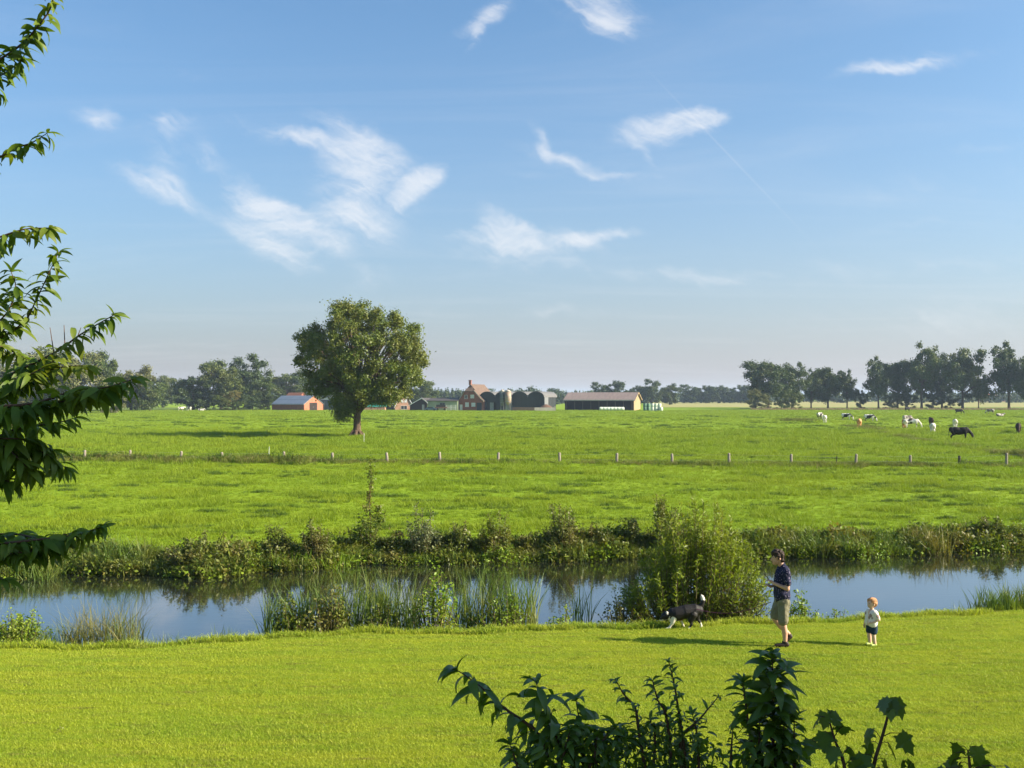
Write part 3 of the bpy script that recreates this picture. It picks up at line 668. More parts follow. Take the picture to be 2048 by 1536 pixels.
# brick shed with solar panels: near corner at px 615
def solar_shed():
    th = R(33); t = thing('brick_shed', 'low red brick shed with solar panels on its roof', 'shed', at(608), -th)
    L, W, e, rg = 15.2, 9.2, 1.95, 4.9
    MB().bx(-L, 0, 0, .3, 0, e).bx(-L, 0, W - .3, W, 0, e).build('wall', M['brick'], t)
    for x0 in (-L, -.3): MB().prism([(0, 0), (W, 0), (W, e), (W / 2, rg - .12), (0, e)], 'x', x0 + .002, x0 + .298).build('gable', M['orange_tile_lit_brick'], t)  # same brick as the walls, sunlit look put into a lighter colour
    rf = MB(); roof_slab(rf, -L - .2, .2, -.3, e - .05, W / 2, rg); roof_slab(rf, -L - .2, .2, W + .3, e - .05, W / 2, rg + .001); rf = rf.build('roof', M['steel'], t)
    s = (rg - e + .05) / (W / 2 + .3)
    for k in range(10):
        for j in range(2):
            x0 = -L + .15 + k * 1.5; ya = -.1 + j * 2.3; p = MB(); roof_slab(p, x0, x0 + 1.38, ya, e - .05 + s * (ya + .3) + .18, ya + 2.2, e - .05 + s * (ya + 2.5) + .18, .04); p.build('panel', M['panel'], rf)
    door = MB().bx(.006, .05, 2.6, 6.2, 0, 2.6).build('door', M['black_wood'], t); MB().bx(.05, .1, 4.35, 4.45, 1, 1.3).build('handle', M['steel'], door)
    t2 = thing('farm_house', 'red tiled roof of a house behind the solar panel shed', 'house', (X(580, 366), 366, 0), -th)
    MB().bx(-3.5, 3.5, 0, 6, 0, 3).build('wall', M['brick'], t2); rf = MB(); roof_slab(rf, -3.8, 3.8, -.3, 2.9, 3, 6.0); roof_slab(rf, -3.8, 3.8, 6.3, 2.9, 3, 6.001); rf.build('roof', M['orange_tile_lit_brick'], t2)
    for x0 in (-3.5, 3.2): MB().prism([(0, 3), (6, 3), (3, 5.9)], 'x', x0, x0 + .3).build('gable', M['brick'], t2)
solar_shed()
# blue grey shed behind the oak, teal tarpaulin stack
def oak_sheds():
    t = thing('metal_shed', 'dark blue grey metal shed half hidden by the oak', 'shed', at(662, 345), -R(12)); s = plain('blue_sheet', (.09, .12, .14), (.06, .08, .10), .6)
    MB().bx(-4, 4, 0, 7, 0, 3.6).build('wall', s, t); rf = MB(); roof_slab_x(rf, -.3, 7.3, -4.3, 3.55, 0, 4.9); roof_slab_x(rf, -.3, 7.3, 4.3, 3.55, 0, 4.901); rf.build('roof', M['grey_tiles'], t)
    MB().prism([(-4, 3.6), (4, 3.6), (0, 4.8)], 'y', .002, .25).build('gable', M['blind'], t)
    for x in (-2.4, .4, 2.6): MB().bx(x, x + .12, -.06, -.002, 0, 3).build('door_rail', M['steel'], t)
    t = thing('hay_stack', 'stack under a teal tarpaulin seen beneath the oak crown', 'stack', at(742, 345), 0)
    MB().bx(-4.8, 4.8, 0, 3, 0, 1.2).build('bales', M['pale_brick'], t); MB().prism([(-.15, 1.2), (3.2, 1.2), (2.9, 2.7), (1.5, 3.1), (.1, 2.7)], 'x', -5, 5).build('tarpaulin', M['teal'], t)
    t = thing('low_shed', 'low flat roofed shed with a white fascia behind the oak', 'shed', at(772, 350), 0)
    MB().bx(-2.6, 2.6, 0, 4, 0, 2.2).build('wall', M['black_wood'], t); MB().bx(-2.8, 2.8, -.2, 4.2, 2.2, 2.5).build('roof', M['white'], t)
oak_sheds()
# small steep gabled house with white bargeboards
def gable_house():
    t = thing('gabled_house', 'small steep gabled house with white bargeboards', 'house', at(808, 350), R(14)); w, h, e, L = 3.1, 7.0, 1.1, 9
    MB().prism([(-w, 0), (w, 0), (w, e), (0, h - .2), (-w, e)], 'y', 0, .3).build('gable', M['pale_brick'], t); MB().bx(-w, -w + .3, .3, L, 0, e).bx(w - .3, w, .3, L, 0, e).build('wall', M['pale_brick'], t)
    rf = MB(); roof_slab_x(rf, -.25, L, -w - .35, .75, 0, h); roof_slab_x(rf, -.25, L, w + .35, .75, 0, h + .001); rf.build('roof', M['grey_tiles'], t)
    for s_ in (-1, 1): b = MB(); roof_slab_x(b, -.34, -.253, s_ * (w + .38), .62, 0, h - .12, .42); b.build('bargeboard', M['white'], t)
    MB().prism([(-1.15, 4.3), (1.15, 4.3), (0, h - .5)], 'y', -.05, -.003).build('gable_boards', M['grey_tiles'], t)
    window(t, -.6, 0, 2.6, .8, 1.1, 'blind'); window(t, .6, 0, 2.6, .8, 1.1, 'blind'); window(t, 0, 0, .2, 2.2, 1.3, 'glass')
    MB().bx(-6.2, -3.4, 2, 6, 0, 2.3).build('annex', M['white'], t); r2 = MB(); roof_slab(r2, -6.4, -3.3, 1.8, 2.3, 6.2, 3.6); r2.build('annex_roof', M['grey_tiles'], t)
gable_house()
# dark gabled shed and the long pale green stable
def green_stable():
    t = thing('stable', 'long pale green stable with a dark tarred gable end', 'stable', at(837), -R(8)); w, e, h = 2.95, 2.0, 4.1
    MB().prism([(-w, 0), (w, 0), (w, e + .6), (1.2, h - .12), (-w, e - .2)], 'y', 0, .3).build('gable', M['black_wood'], t)
    rf = MB(); roof_slab_x(rf, -.3, 14, -w - .3, e - .35, 1.2, h); roof_slab_x(rf, -.3, 14, w + .3, e + .45, 1.2, h + .001); rf.build('roof', M['grey_tiles'], t)
    b = MB(); roof_slab_x(b, -.40, -.303, -w - .32, e - .45, 1.2, h - .05, .25); roof_slab_x(b, -.40, -.303, w + .32, e + .35, 1.2, h - .049, .25); b.build('bargeboard', M['white'], t)
    MB().bx(1.2, 2.0, -.06, -.004, 0, 2.0).build('door', M['steel'], t); MB().bx(-w, -w + .25, .3, 14, 0, e - .25).build('wall', M['black_wood'], t)
    MB().bx(w, 13.2, .8, 1.1, 0, 3.2).build('wall', M['green_wall'], t); MB().bx(w, 13.2, 1.1, 9, 0, 3.1).build('wall', M['green_wall'], t)
    rf = MB(); roof_slab(rf, w + .05, 13.4, .4, 3.15, 5.0, 4.1); rf.build('roof', M['grey_tiles'], t); window(t, 8.0, .8, 1.6, 1.8, 1.0, 'glass', 'steel')
green_stable()
# brick farmhouse with a half hipped roof
def farmhouse():
    t = thing('brick_farmhouse', 'red brick farmhouse with a half hipped roof and chimney', 'farmhouse', at(938), -R(20)); w, h, L = 5.2, 8.6, 14; eL, eR = 1.6, 3.3; hy = 6.6
    xl = -w * (1 - (hy - eL) / (h - eL)) ; xr = w * (1 - (hy - eR) / (h - eR))
    MB().prism([(-w, 0), (w, 0), (w, eR - .15), (xr * .95, hy - .25), (xl * .95, hy - .25), (-w, eL - .15)], 'y', 0, .35).build('gable', M['brick'], t)
    MB().bx(-w, -w + .3, .35, L, 0, eL - .2).bx(w - .3, w, .35, L, 0, eR - .2).build('wall', M['brick'], t)
    rf = MB(); n = 6
    def prof(s_, f): x = s_ * w * 1.06 * (1 - f); e = eL if s_ < 0 else eR; return x, (e - .35) + (h - e + .35) * f ** (1.12 if s_ < 0 else 1.06)
    for s_ in (-1, 1):
        for k in range(n):
            (xa, za), (xb, zb) = prof(s_, k / n), prof(s_, (k + 1) / n); y0 = -.35 + (0 if k < 4 else 0); roof_slab_x(rf, -.35 if zb < hy + .3 else 1.0, L, xa, za, xb, zb, .28)
    rf.add([(xl * 1.05, -.4, hy - .1), (xr * 1.05, -.4, hy - .1), (xr * .1, 2.0, h + .22), (xl * .1, 2.0, h + .22), (xl * 1.05, -.1, hy - .3), (xr * 1.05, -.1, hy - .3)], [(0, 1, 2, 3), (4, 5, 1, 0)])
    rf = rf.build('roof', M['thatch'], t); MB().box((-.2, 1.6, h + .75), (.8, .7, 1.5)).box((-.2, 1.6, h + 1.55), (.95, .85, .2)).build('chimney', M['brick'], rf)
    for s_ in (-1, 1):
        b = MB()
        for k in range(4):
            (xa, za), (xb, zb) = prof(s_, k / n), prof(s_, (k + 1) / n); roof_slab_x(b, -.45, -.355, xa, za - .1, xb, zb - .1, .22)
        b.build('bargeboard', M['concrete'], t)
    window(t, -1.1, 0, 3.9, 1.1, 1.3, 'glass'); window(t, 1.2, 0, 4.1, 1.3, 1.2, 'blind'); window(t, -.7, 0, 1.2, 1.3, 1.5, 'blind'); window(t, 1.6, 0, 1.3, 1.4, 1.3, 'blind')
    d = MB().bx(-3.3, -2.4, -.08, -.004, 0, 2.0).build('door', M['white'], t); MB().bx(-2.55, -2.48, -.14, -.08, .95, 1.1).build('handle', M['steel'], d)
    MB().bx(2.8, 4.6, -.06, -.004, 0, 2.6).build('barn_door', M['dark_sheet'], t)
farmhouse()
# arched barns: pairs of barrel roofs side by side
def arched(name, label, px, bays, bw, e, h, L, doors, D=FD, th=R(19)):
    t = thing(name, label, 'barn', at(px, D), -th); n = 10
    for k in range(bays):
        x0 = k * bw; arc = [(x0 + bw / 2 + bw / 2 * math.cos(a), e + (h - e) * math.sin(a)) for a in np.linspace(0, math.pi, n)]
        if doors: MB().prism([(x0 + .01, 2.7), (x0 + bw - .01, 2.7)] + [(min(max(u, x0 + .01), x0 + bw - .01), v - .08) for u, v in arc], 'y', 0, .2).build('front', M['dark_sheet'], t)
        else: MB().prism([(x0 + .01, 1.1), (x0 + bw - .01, 1.1)] + [(min(max(u, x0 + .01), x0 + bw - .01), v - .08) for u, v in arc], 'y', 0, .2).build('front', M['dark_sheet'], t)
        rf = MB()
        for i in range(n - 1):
            (xa, za), (xb, zb) = arc[i], arc[i + 1]; rf.add([(xa, -.25, za), (xa, L, za), (xb, L, zb), (xb, -.25, zb), (xa, -.25, za + .1), (xa, L, za + .1), (xb, L, zb + .1), (xb, -.25, zb + .1)], [(0, 1, 2, 3), (4, 7, 6, 5), (0, 4, 5, 1), (1, 5, 6, 2), (2, 6, 7, 3), (3, 7, 4, 0)])
        rf.build('arched_roof', M['fibre_grey'], t)
        if doors:
            for s_ in (.08, .36, .66): MB().bx(x0 + bw * s_, x0 + bw * (s_ + .24), -.07, -.004 + .15, 0, 2.69).build('door', M['dark_sheet' if s_ < .6 else 'steel'], t)
            MB().bx(x0 + .05, x0 + bw - .05, 3.0, 3.2, 0, 2.7).build('partition', M['barn_dark'], t)
        else: MB().bx(x0 + .005, x0 + bw - .005, -.03, .25, 0, 1.1).build('plinth', M['pale_brick'], t)
    wd = bays * bw; MB().bx(0, .2, .25, L, 0, e).build('wall', M['dark_sheet'], t)
    MB().bx(wd - .2, wd, .25, 4.5, 0, e).build('wall', M['steel'], t); MB().bx(wd - .9, wd - .6, 4.5, L, 0, e).build('wall', M['dark_sheet'], t)
    for k in range(6): MB().bx(wd - .2, wd - .05, 5.5 + k * 1.55, 5.65 + k * 1.55, 0, e).build('post', M['steel'], t)
    return t
arched('arched_barn', 'dark double arched barn with open doors beside the farmhouse', 959.5, 2, 5.5, 4.4, 6.3, 14, True)
arched('arched_barn', 'dark double arched barn with a brick plinth and side posts', 1023, 2, 5.75, 4.4, 6.3, 15, False, 334)
# feed silos
def silo(px, label, r0, top, bot, m, D):
    t = thing('feed_silo', label, 'silo', at(px, D)); h = Z(top, D); b = Z(bot, D); n = 14
    def lathe(prof): mb = MB(); mb.tube([(0, 0, z) for z, q in prof], [q for z, q in prof], n); return mb
    lathe([(b, .12), (b + 1.0, r0), (h - .6, r0)]).build('tank', M[m], t, True); lathe([(h - .6, r0 * 1.03), (h - .15, r0 * .55), (h, .12)]).build('lid', M['concrete'], t, True)
    for k in range(3):
        z = b + 1.1 + k * (h - b - 1.9) / 2; lathe([(z, r0 * 1.02), (z + .12, r0 * 1.02)]).build('band', M['steel'], t)
    for k in range(4): a = k * math.pi / 2 + .6; MB().tube([(r0 * .9 * math.cos(a), r0 * .9 * math.sin(a), 0), (r0 * .9 * math.cos(a), r0 * .9 * math.sin(a), b + 1.2)], .06, 5).build('leg', M['steel'], t)
silo(1004.5, 'slim green grey feed silo between the arched barns', .72, 779, 812, 'silo_green', 331); silo(1016, 'stout rust stained cream feed silo by the arched barns', 1.08, 779.5, 810, 'silo', 330)
# long open barn
def open_barn():
    t = thing('open_barn', 'long open fronted barn with a tan gable end', 'barn', at(1268), -R(18)); L, W, e, h = 24.0, 11.5, 3.4, 6.0
    rf = MB(); roof_slab(rf, -L - .4, .5, -1.0, e, W / 2, h); roof_slab(rf, -L - .4, .5, W + .6, e, W / 2, h + .001); rf.build('roof', M['fibre'], t)
    MB().bx(-L - .4, .5, -1.08, -1.003, e - .12, e + .2).build('fascia', M['concrete'], t)
    MB().prism([(0, 0), (W, 0), (W, e - .05), (W / 2, h - .1), (0, e + .15)], 'x', -.25, 0).build('gable', M['tan_wood'], t); MB().prism([(0, 0), (W, 0), (W, e - .05), (W / 2, h - .1), (0, e + .15)], 'x', -L, -L + .25).build('gable', M['black_wood'], t)
    for s_ in (0, 1):
        b = MB(); ya = -1.0 if s_ == 0 else W + .6; roof_slab(b, .503, .62, ya, e - .15, W / 2, h - .12, .34); b.build('bargeboard', M['tan_wood'], t)
    MB().bx(-L + .25, -.25, W - .3, W, 0, e).build('back_wall', M['black_wood'], t); MB().bx(-L + .25, -.25, 3.2, 3.4, 0, 3.1).build('feed_wall', M['barn_dark'], t)
    for k in range(9): x = -L + .6 + k * (L - 1.4) / 8; MB().bx(x, x + .2, -.4, -.2, 0, e + .1).build('post', M['wood_dark'], t)
open_barn()
# wrapped bales, heap, wall, cart, car
def bale_mesh(m, r0=.62, h=1.2):
    mb = MB(); mb.tube([(0, 0, 0), (0, 0, .06), (0, 0, h - .06), (0, 0, h)], [r0 * .93, r0, r0, r0 * .93], 12); return mb.mesh('bale', M[m], True)
bw_, bg_ = bale_mesh('wrap_white'), bale_mesh('wrap_green')
def bale(p, me, label, group, lying=False):
    o = tag(obj('wrapped_bale', me, None, p), label, 'bale', group)
    if lying: o.rotation_euler = (0, math.pi / 2, .08); o.location.z = .62
for i, px in enumerate(range(1199, 1242, 7)): bale(P(px, HOR, 330) * 1 + Vector((0, 0, -CAMZ)), bw_, 'white wrapped bale lying in the row before the open barn', 'row of white bales before the open barn', True)
for i, (px, D, z, me, lab, gr) in enumerate(
    [(1305 + 6.9 * k, 328, l * 1.2, bw_, 'white wrapped bale in the upright stack by the tan gable', 'white bales stacked by the tan gable') for k in range(3) for l in range(2 if k < 2 else 2)] +
    [(1322, 327, 0, bw_, 'single white bale at the open end of the stack', None)] +
    [(1290 + 6.9 * k, 330, l * 1.2, bg_, 'green wrapped bale behind the white stacked bales', 'green bales stacked by the tan gable') for k in range(2) for l in range(2)]):
    bale((X(px, D), D, z), me, lab, gr)
def yard():
    r = np.random.default_rng(4); b = at(1092, 330); mb = MB(); n = 14; g = np.linspace(-1, 1, n); gx, gy = np.meshgrid(g, g); d = np.sqrt(gx ** 2 + gy ** 2)
    gz = np.clip(1 - d, -.03, 1) ** .7 * 2.4 if False else np.where(d < 1, (1 - np.minimum(d, 1)) ** .7 * 2.3, -.05) + .25 * (vnoise(gx * 4, gy * 4, 1, 3) - .5) * (d < 1); i = np.arange(n - 1)[:, None] * n; j = np.arange(n - 1)[None]
    mb.add(np.stack([gx * 3.2, gy * 2.4, gz], -1), np.stack([i + j, i + j + 1, i + n + j + 1, i + n + j], -1).reshape(-1, 4)); tag(mb.build('soil_heap', M['soil'], None, True, b), 'reddish soil heap in front of the arched barn', 'heap')
    t = thing('silage_wall', 'low pale concrete wall around the soil heap', 'wall', at(1096, 327)); MB().bx(-4.4, 2.2, 0, .25, 0, 1.1).build('front_wall', M['concrete'], t); MB().bx(2.2, 2.45, 0, 5, 0, 1.5).build('side_wall', M['concrete'], t)
    t = thing('farm_cart', 'brown farm cart with a load beside the stable', 'cart', at(882, 330)); MB().bx(-2, 2, 0, 1.6, .8, 1.2).build('bed', M['soil'], t); MB().bx(-1.6, 1.4, .15, 1.4, 1.2, 2.0).build('load', M['barn_dark'], t)
    for x in (-1.95, 1.85): MB().bx(x, x + .1, .05, .15, 1.2, 2.6).build('stake', M['wood'], t)
    for x in (-1.2, 1.2): w = MB(); w.tube([(x, -.12, .42), (x, .1, .42)], .42, 12); w.build('wheel', M['rubber'], t)
    t = thing('parked_car', 'dark blue car parked by the stable gable', 'car', at(861, 328)); MB().prism([(-1.9, .3), (1.9, .3), (1.9, .75), (1.2, .85), (.7, 1.35), (-.9, 1.35), (-1.5, .85), (-1.9, .75)], 'y', 0, 1.6).build('body', M['car_blue'], t)
    MB().prism([(-.75, .9), (.95, .9), (.6, 1.28), (-.75, 1.28)], 'y', -.012, -.002).build('side_window', M['glass'], t)
    for x in (-1.2, 1.2): w = MB(); w.tube([(x, -.05, .32), (x, .18, .32)], .32, 12); w.build('wheel', M['rubber'], t)
    t = thing('far_house', 'distant red roofed house beyond the right tree row', 'house', (X(1996, 900), 900, 0)); MB().bx(-9, 9, 0, 8, 0, 3).build('wall', M['brick'], t); rf = MB(); roof_slab(rf, -9.3, 9.3, -.4, 2.9, 4, 7); roof_slab(rf, -9.3, 9.3, 8.4, 2.9, 4, 7.001); rf.build('roof', M['orange_tile_lit_brick'], t)
    t = thing('white_gate', 'white field gate left of the farmhouse', 'gate', at(902, 331)); 
    for x in (-1.6, 0, 1.6): MB().bx(x - .08, x + .08, 0, .12, 0, 1.9).build('post', M['white'], t)
    for z in (.5, 1.0, 1.5): MB().bx(-1.6, 1.6, -.05, -.002, z, z + .1).build('rail', M['white'], t)
yard()

# ------------------------------------------------------------------ fence across the meadow
def fence():
    t = thing('pasture_fence', 'row of weathered grey wooden posts with wire across the meadow', 'fence', (0, 70, 0)); r = np.random.default_rng(12); tops = []
    for k, (px, py, top, dark) in enumerate([(170, 923, 901, 0), (260, 923, 901, 0), (362, 922, 903, 0), (445, 923, 905, 0), (568, 926, 904, 0), (665, 928, 906, 0), (775, 925, 906, 0), (880, 927, 905, 0), (996, 929, 906, 0), (1119, 927, 906, 0), (1233, 929, 907, 0), (1344, 929, 908, 0), (1458, 929, 907, 0), (1582, 932, 909, 0), (1672, 928, 913, 1), (1711, 931, 909, 0), (1820, 934, 911, 0), (1918, 936, 912, 1), (2012, 932, 907, 0), (80, 922, 901, 0), (-10, 922, 901, 0), (2110, 934, 908, 0)]):
        x = float(X(px, 70)); y = float(FENCE_Y(x)); x = float(X(px, y)); z0 = float(meadow_z(x, y)); h = (Z(top, y) - z0) * 1.05; q = .095 if px != 1672 else .035; lean = r.normal(0, .05, 2) * h
        mb = MB(); mb.tube([(0, 0, -.25), (lean[0] * .5, lean[1] * .5, h * .5), (lean[0], lean[1], h - .05), (lean[0], lean[1], h)], [q * 1.05, q, q * .95, q * .6], 8); o = mb.build('post', M['wood_dark' if dark else 'wood'], t); o.location = (x, y - 70, z0); tops.append((x + lean[0], y - 70 - q, z0 + h))
    tops.sort()
    for dz in (-.12, -.45): MB().tube([(a, b - .004, c + dz) for a, b, c in tops], .004, 3).build('wire', M['steel'], t)
    for px, py, top in [(538, 918, 893), (728, 886, 866)]:
        g = G(px, py); tag(MB().tube([(0, 0, -.1), (0, 0, .6), (.02, 0, Z(top, g.y))], [.02, .018, .015], 5).build('marker_stake', M['white'], None, False, g), 'thin white stake in the grass ' + ('before the oak shadow' if px < 600 else 'right beside the oak trunk'), 'stake')
fence()
# ------------------------------------------------------------------ plants on the river banks
M['weed_leaf'] = leafy('bank_weed_leaves', (.085, .13, .014), (.16, .20, .02), (.19, .16, .04), .35, .5, .9)
M['bright_leaf'] = leafy('bright_bank_leaves', (.14, .24, .012), (.20, .29, .02), (.22, .27, .03), .35, .5, .9)
M['bramble_leaf'] = leafy('bramble_leaves', (.075, .11, .015), (.14, .165, .022), (.16, .135, .035), .3, .5, 1.4)
M['silver_leaf'] = leafy('silvery_willow_leaves', (.11, .14, .06), (.17, .19, .09), (.15, .17, .06), .3, .5, 1)
M['willow_leaf'] = leafy('willow_leaves', (.13, .19, .014), (.20, .255, .022), (.22, .26, .03), .42, .45, .8)
M['reed_leaf'] = leafy('reed_blades', (.07, .135, .022), (.125, .185, .03), (.20, .205, .05), .3, .45, 1.0)
M['sedge_leaf'] = leafy('sedge_blades', (.14, .15, .035), (.20, .17, .05), (.10, .13, .02), .3, .5, 1.5)
M['stem'] = plain('green_brown_stem', (.12, .11, .04), (.09, .06, .03))
def narrow_leaves(mb, p, d, L, w, r):
    """pointed leaves: start p, direction d"""
    n = len(p); d = d / (np.linalg.norm(d, axis=1, keepdims=True) + 1e-9); L = (np.full(n, L) * r.uniform(.7, 1.3, n))[:, None]
    a = np.cross(d, r.normal(size=(n, 3))); a /= np.linalg.norm(a, axis=1, keepdims=True) + 1e-9; mid = p + d * L * .45
    V = np.stack([p, mid - a * w / 2, p + d * L - np.array([0, 0, 1]) * L * .12, mid + a * w / 2], 1); mb.add(V.reshape(-1, 3), np.arange(4 * n).reshape(-1, 4))
def blade(mb, b, h, lean, az, w, r, segs=4):
    f = np.linspace(0, 1, segs + 1); d = np.array([math.cos(az), math.sin(az), 0]); sa = r.uniform(0, np.pi); sd = np.array([math.cos(sa), math.sin(sa), 0])
    c = b + d * (h * lean * f ** 2)[:, None] + np.array([0, 0, 1.0]) * (h * (f - .35 * lean * f ** 2.5))[:, None]
    ww = (w / 2 * np.clip(1.15 - f ** 2.2, .04, 1))[:, None] * sd
    V = np.concatenate([c - ww, c + ww]); n = segs + 1; mb.add(V, [(i, i + 1, n + i + 1, n + i) for i in range(segs)])
plant_seed = [100]
def bank_z(x, y):
    if y < float(lawn_edge(x)): return float(lawn_z(x, y))
    if y > float(far_edge(x)) + 1.0: return float(meadow_z(x, y))
    f = (y - float(lawn_edge(x))) / (float(far_edge(x)) + 1 - float(lawn_edge(x)))
    return float(np.interp(f, pa, pz))
def spot(px, D): x = X(px, D); return Vector((x, D, bank_z(x, D)))
def leafy_plant(name, px, D, wpx, top, label, m='weed_leaf', stems=22, leaf=.085, aspect=.55, up=.6, group=None, per_m=26, cat='bush', spiky=.3):
    plant_seed[0] += 1; r = np.random.default_rng(plant_seed[0]); b = spot(px, D); t = thing(name, label, cat, b, 0, group)
    H = Z(top, D) - b.z; W = wpx / F * D / 2; st = MB(); lf = MB(); P_, Dd = [], []
    for k in range(int(stems * 1.4)):
        a = r.uniform(0, 6.283); q = math.sqrt(r.uniform()); h = H * (1 - .55 * q ** 2) * r.uniform(.55, 1.0)
        if k < stems * spiky * .3: h = H * r.uniform(.85, 1.05); q *= .6
        b0 = np.array([math.cos(a), math.sin(a), 0]) * W * q * .55 * np.array([1, .8, 1]); e = np.array([math.cos(a) * W * q, math.sin(a) * W * q * .8, h]); mid = (b0 + e) / 2 + np.array([0, 0, h * .08]) + r.normal(size=3) * .03
        pts = np.array([b0 - [0, 0, .08], b0 * .5 + mid * .5, mid, mid * .45 + e * .55, e]); st.tube(pts, np.array([.011, .009, .007, .005, .003]) * (1 + H * .3), 4, False)
        n = max(10, int(per_m * 1.9 * max(h, .4))); f = r.uniform(.12, 1.0, n) ** .8 * 4; i = np.clip(f.astype(int), 0, 3); p = pts[i] + (pts[i + 1] - pts[i]) * (f - i)[:, None]
        P_.append(p + r.normal(size=(n, 3)) * .05 * (.6 + H * .4)); Dd.append(unit(r, n) + [0, 0, up])
    P_ = np.concatenate(P_); P_[:, 2] = np.maximum(P_[:, 2], -.25)
    leaf_quads(lf, P_, leaf, np.concatenate(Dd), r, aspect)
    lf.build('foliage', M[m], t); st.build('stems', M['stem'], t); return t
def blade_plant(name, px, D, wpx, top, label, m='reed_leaf', n=90, w=.018, lean=.35, group=None, cat='reeds', depth=.5, heads=0):
    plant_seed[0] += 1; r = np.random.default_rng(plant_seed[0]); b = spot(px, D); t = thing(name, label, cat, b, 0, group); mb = MB()
    H = Z(top, D) - b.z; W = wpx / F * D / 2
    for k in range(n):
        x, y = r.uniform(-1, 1) * W * .85, r.uniform(-1, 1) * depth; zb = bank_z(b.x + x, b.y + y) - b.z - .03
        blade(mb, np.array([x, y, zb]), max(.15, (H - zb) * r.uniform(.5, 1.05)), lean * r.uniform(.1, 1.2), r.uniform(0, 6.283), w * r.uniform(.7, 1.3), r)
    mb.build('blades', M[m], t)
    if heads:
        hd = MB()
        for k in range(heads):
            x, y = r.uniform(-1, 1) * W * .8, r.uniform(-1, 1) * depth; zb = bank_z(b.x + x, b.y + y) - b.z; h = H * r.uniform(.8, 1.1); q = r.normal(0, .05, 2)
            hd.tube([(x, y, zb), (x + q[0] * .6, y + q[1] * .6, h * .7), (x + q[0], y + q[1], h)], [.006, .005, .004], 4)
            hd.tube([(x + q[0], y + q[1], h), (x + q[0], y + q[1], h + .05), (x + q[0], y + q[1], h + .14)], [.012, .016, .008], 5)
        hd.build('seed_heads', plain('seed_head_%d' % plant_seed[0], (.22, .17, .08)), t)
    return t
# --- near bank
for px, D, w, top, n, lab in [
    (560, 21.2, 70, 1165, 150, 'low dark reed clump at the left end of the reed bed'),
    (640, 21.4, 110, 1140, 240, 'thick reed clump in the left of the reed bed'),
    (730, 21.6, 110, 1122, 240, 'tallest reed clump in the middle of the reed bed'),
    (800, 21.7, 90, 1130, 200, 'dark reed clump left of the leafy willow shoot'),
    (955, 21.9, 110, 1118, 240, 'tall reed clump right of the leafy willow shoot'),
    (1035, 21.9, 90, 1125, 200, 'reed clump at the right end of the reed bed')]:
    blade_plant('reed_clump', px, D, w, top, lab, n=n, group='reed bed on the near bank', heads=0, depth=.6)
blade_plant('reed_clump', 1160, 22.2, 50, 1135, 'sparse lone reeds between the reed bed and willow', n=40, depth=.3)
leafy_plant('willow_shoot', 868, 20.9, 110, 1128, 'leafy yellow green willow shoot among the reeds', 'bright_leaf', 26, .075, .5, cat='shrub')
leafy_plant('leafy_weed', 590, 20.9, 100, 1190, 'low dark leafy weed before the left reeds', 'weed_leaf', 26, .08)
leafy_plant('leafy_weed', 660, 20.9, 90, 1165, 'upright leafy weed before the thick reeds', 'weed_leaf', 22, .07)
leafy_plant('leafy_weed', 770, 20.9, 90, 1205, 'low leafy weed with a straw stem before the reeds', 'weed_leaf', 18, .07)
leafy_plant('leafy_weed', 1000, 21.3, 130, 1185, 'wide light leafy weed before the right reeds', 'bright_leaf', 30, .06)
leafy_plant('leafy_weed', 1125, 21.4, 70, 1215, 'small green weed right of the reed bed', 'bright_leaf', 14, .06)
leafy_plant('leafy_weed', 1600, 21.9, 75, 1183, 'upright green weed at the water behind the man', 'bright_leaf', 16, .075)
leafy_plant('leafy_weed', 1668, 22.1, 70, 1215, 'low tuft of weed on the bank between man and toddler', 'bright_leaf', 14, .05)
leafy_plant('leafy_weed', 35, 19.9, 150, 1226, 'green weed patch on the lawn edge under the fruit tree', 'bright_leaf', 90, .055, per_m=40)
blade_plant('grass_clump', 120, 19.85, 110, 1238, 'fresh green grass between weed patch and pale clump', 'reed_leaf', 200, .011, .6, cat='grass clump', depth=.3)
blade_plant('grass_clump', 330, 19.8, 80, 1256, 'low fresh grass right of the pale clump', 'reed_leaf', 90, .010, .6, cat='grass clump', depth=.15)
leafy_plant('leafy_weed', -60, 20, 130, 1200, 'taller weed patch at the water under the fruit tree', 'weed_leaf', 30, .06)
blade_plant('grass_clump', 212, 19.8, 150, 1186, 'pale tall grass clump with straw at the lawn edge', 'sedge_leaf', 420, .011, .6, cat='grass clump')
blade_plant('grass_clump', 255, 19.8, 60, 1212, 'greener grass tuft beside the pale clump', 'reed_leaf', 120, .010, .6, cat='grass clump')
blade_plant('grass_clump', 455, 19.9, 70, 1246, 'small fresh grass tuft alone on the lawn edge', 'reed_leaf', 60, .010, .6, cat='grass clump', depth=.15)
blade_plant('reed_clump', 1985, 22.7, 80, 1170, 'short green reeds on the bank right of the toddler', 'reed_leaf', 220, .018, .4, depth=.45)
blade_plant('reed_clump', 2040, 22.9, 90, 1158, 'dense green reeds where the near bank leaves the frame', 'reed_leaf', 260, .018, .4, depth=.45)
blade_plant('grass_clump', 1935, 22.5, 80, 1196, 'low grass running up to the short green reeds', 'reed_leaf', 70, .010, .5, cat='grass clump', depth=.25)
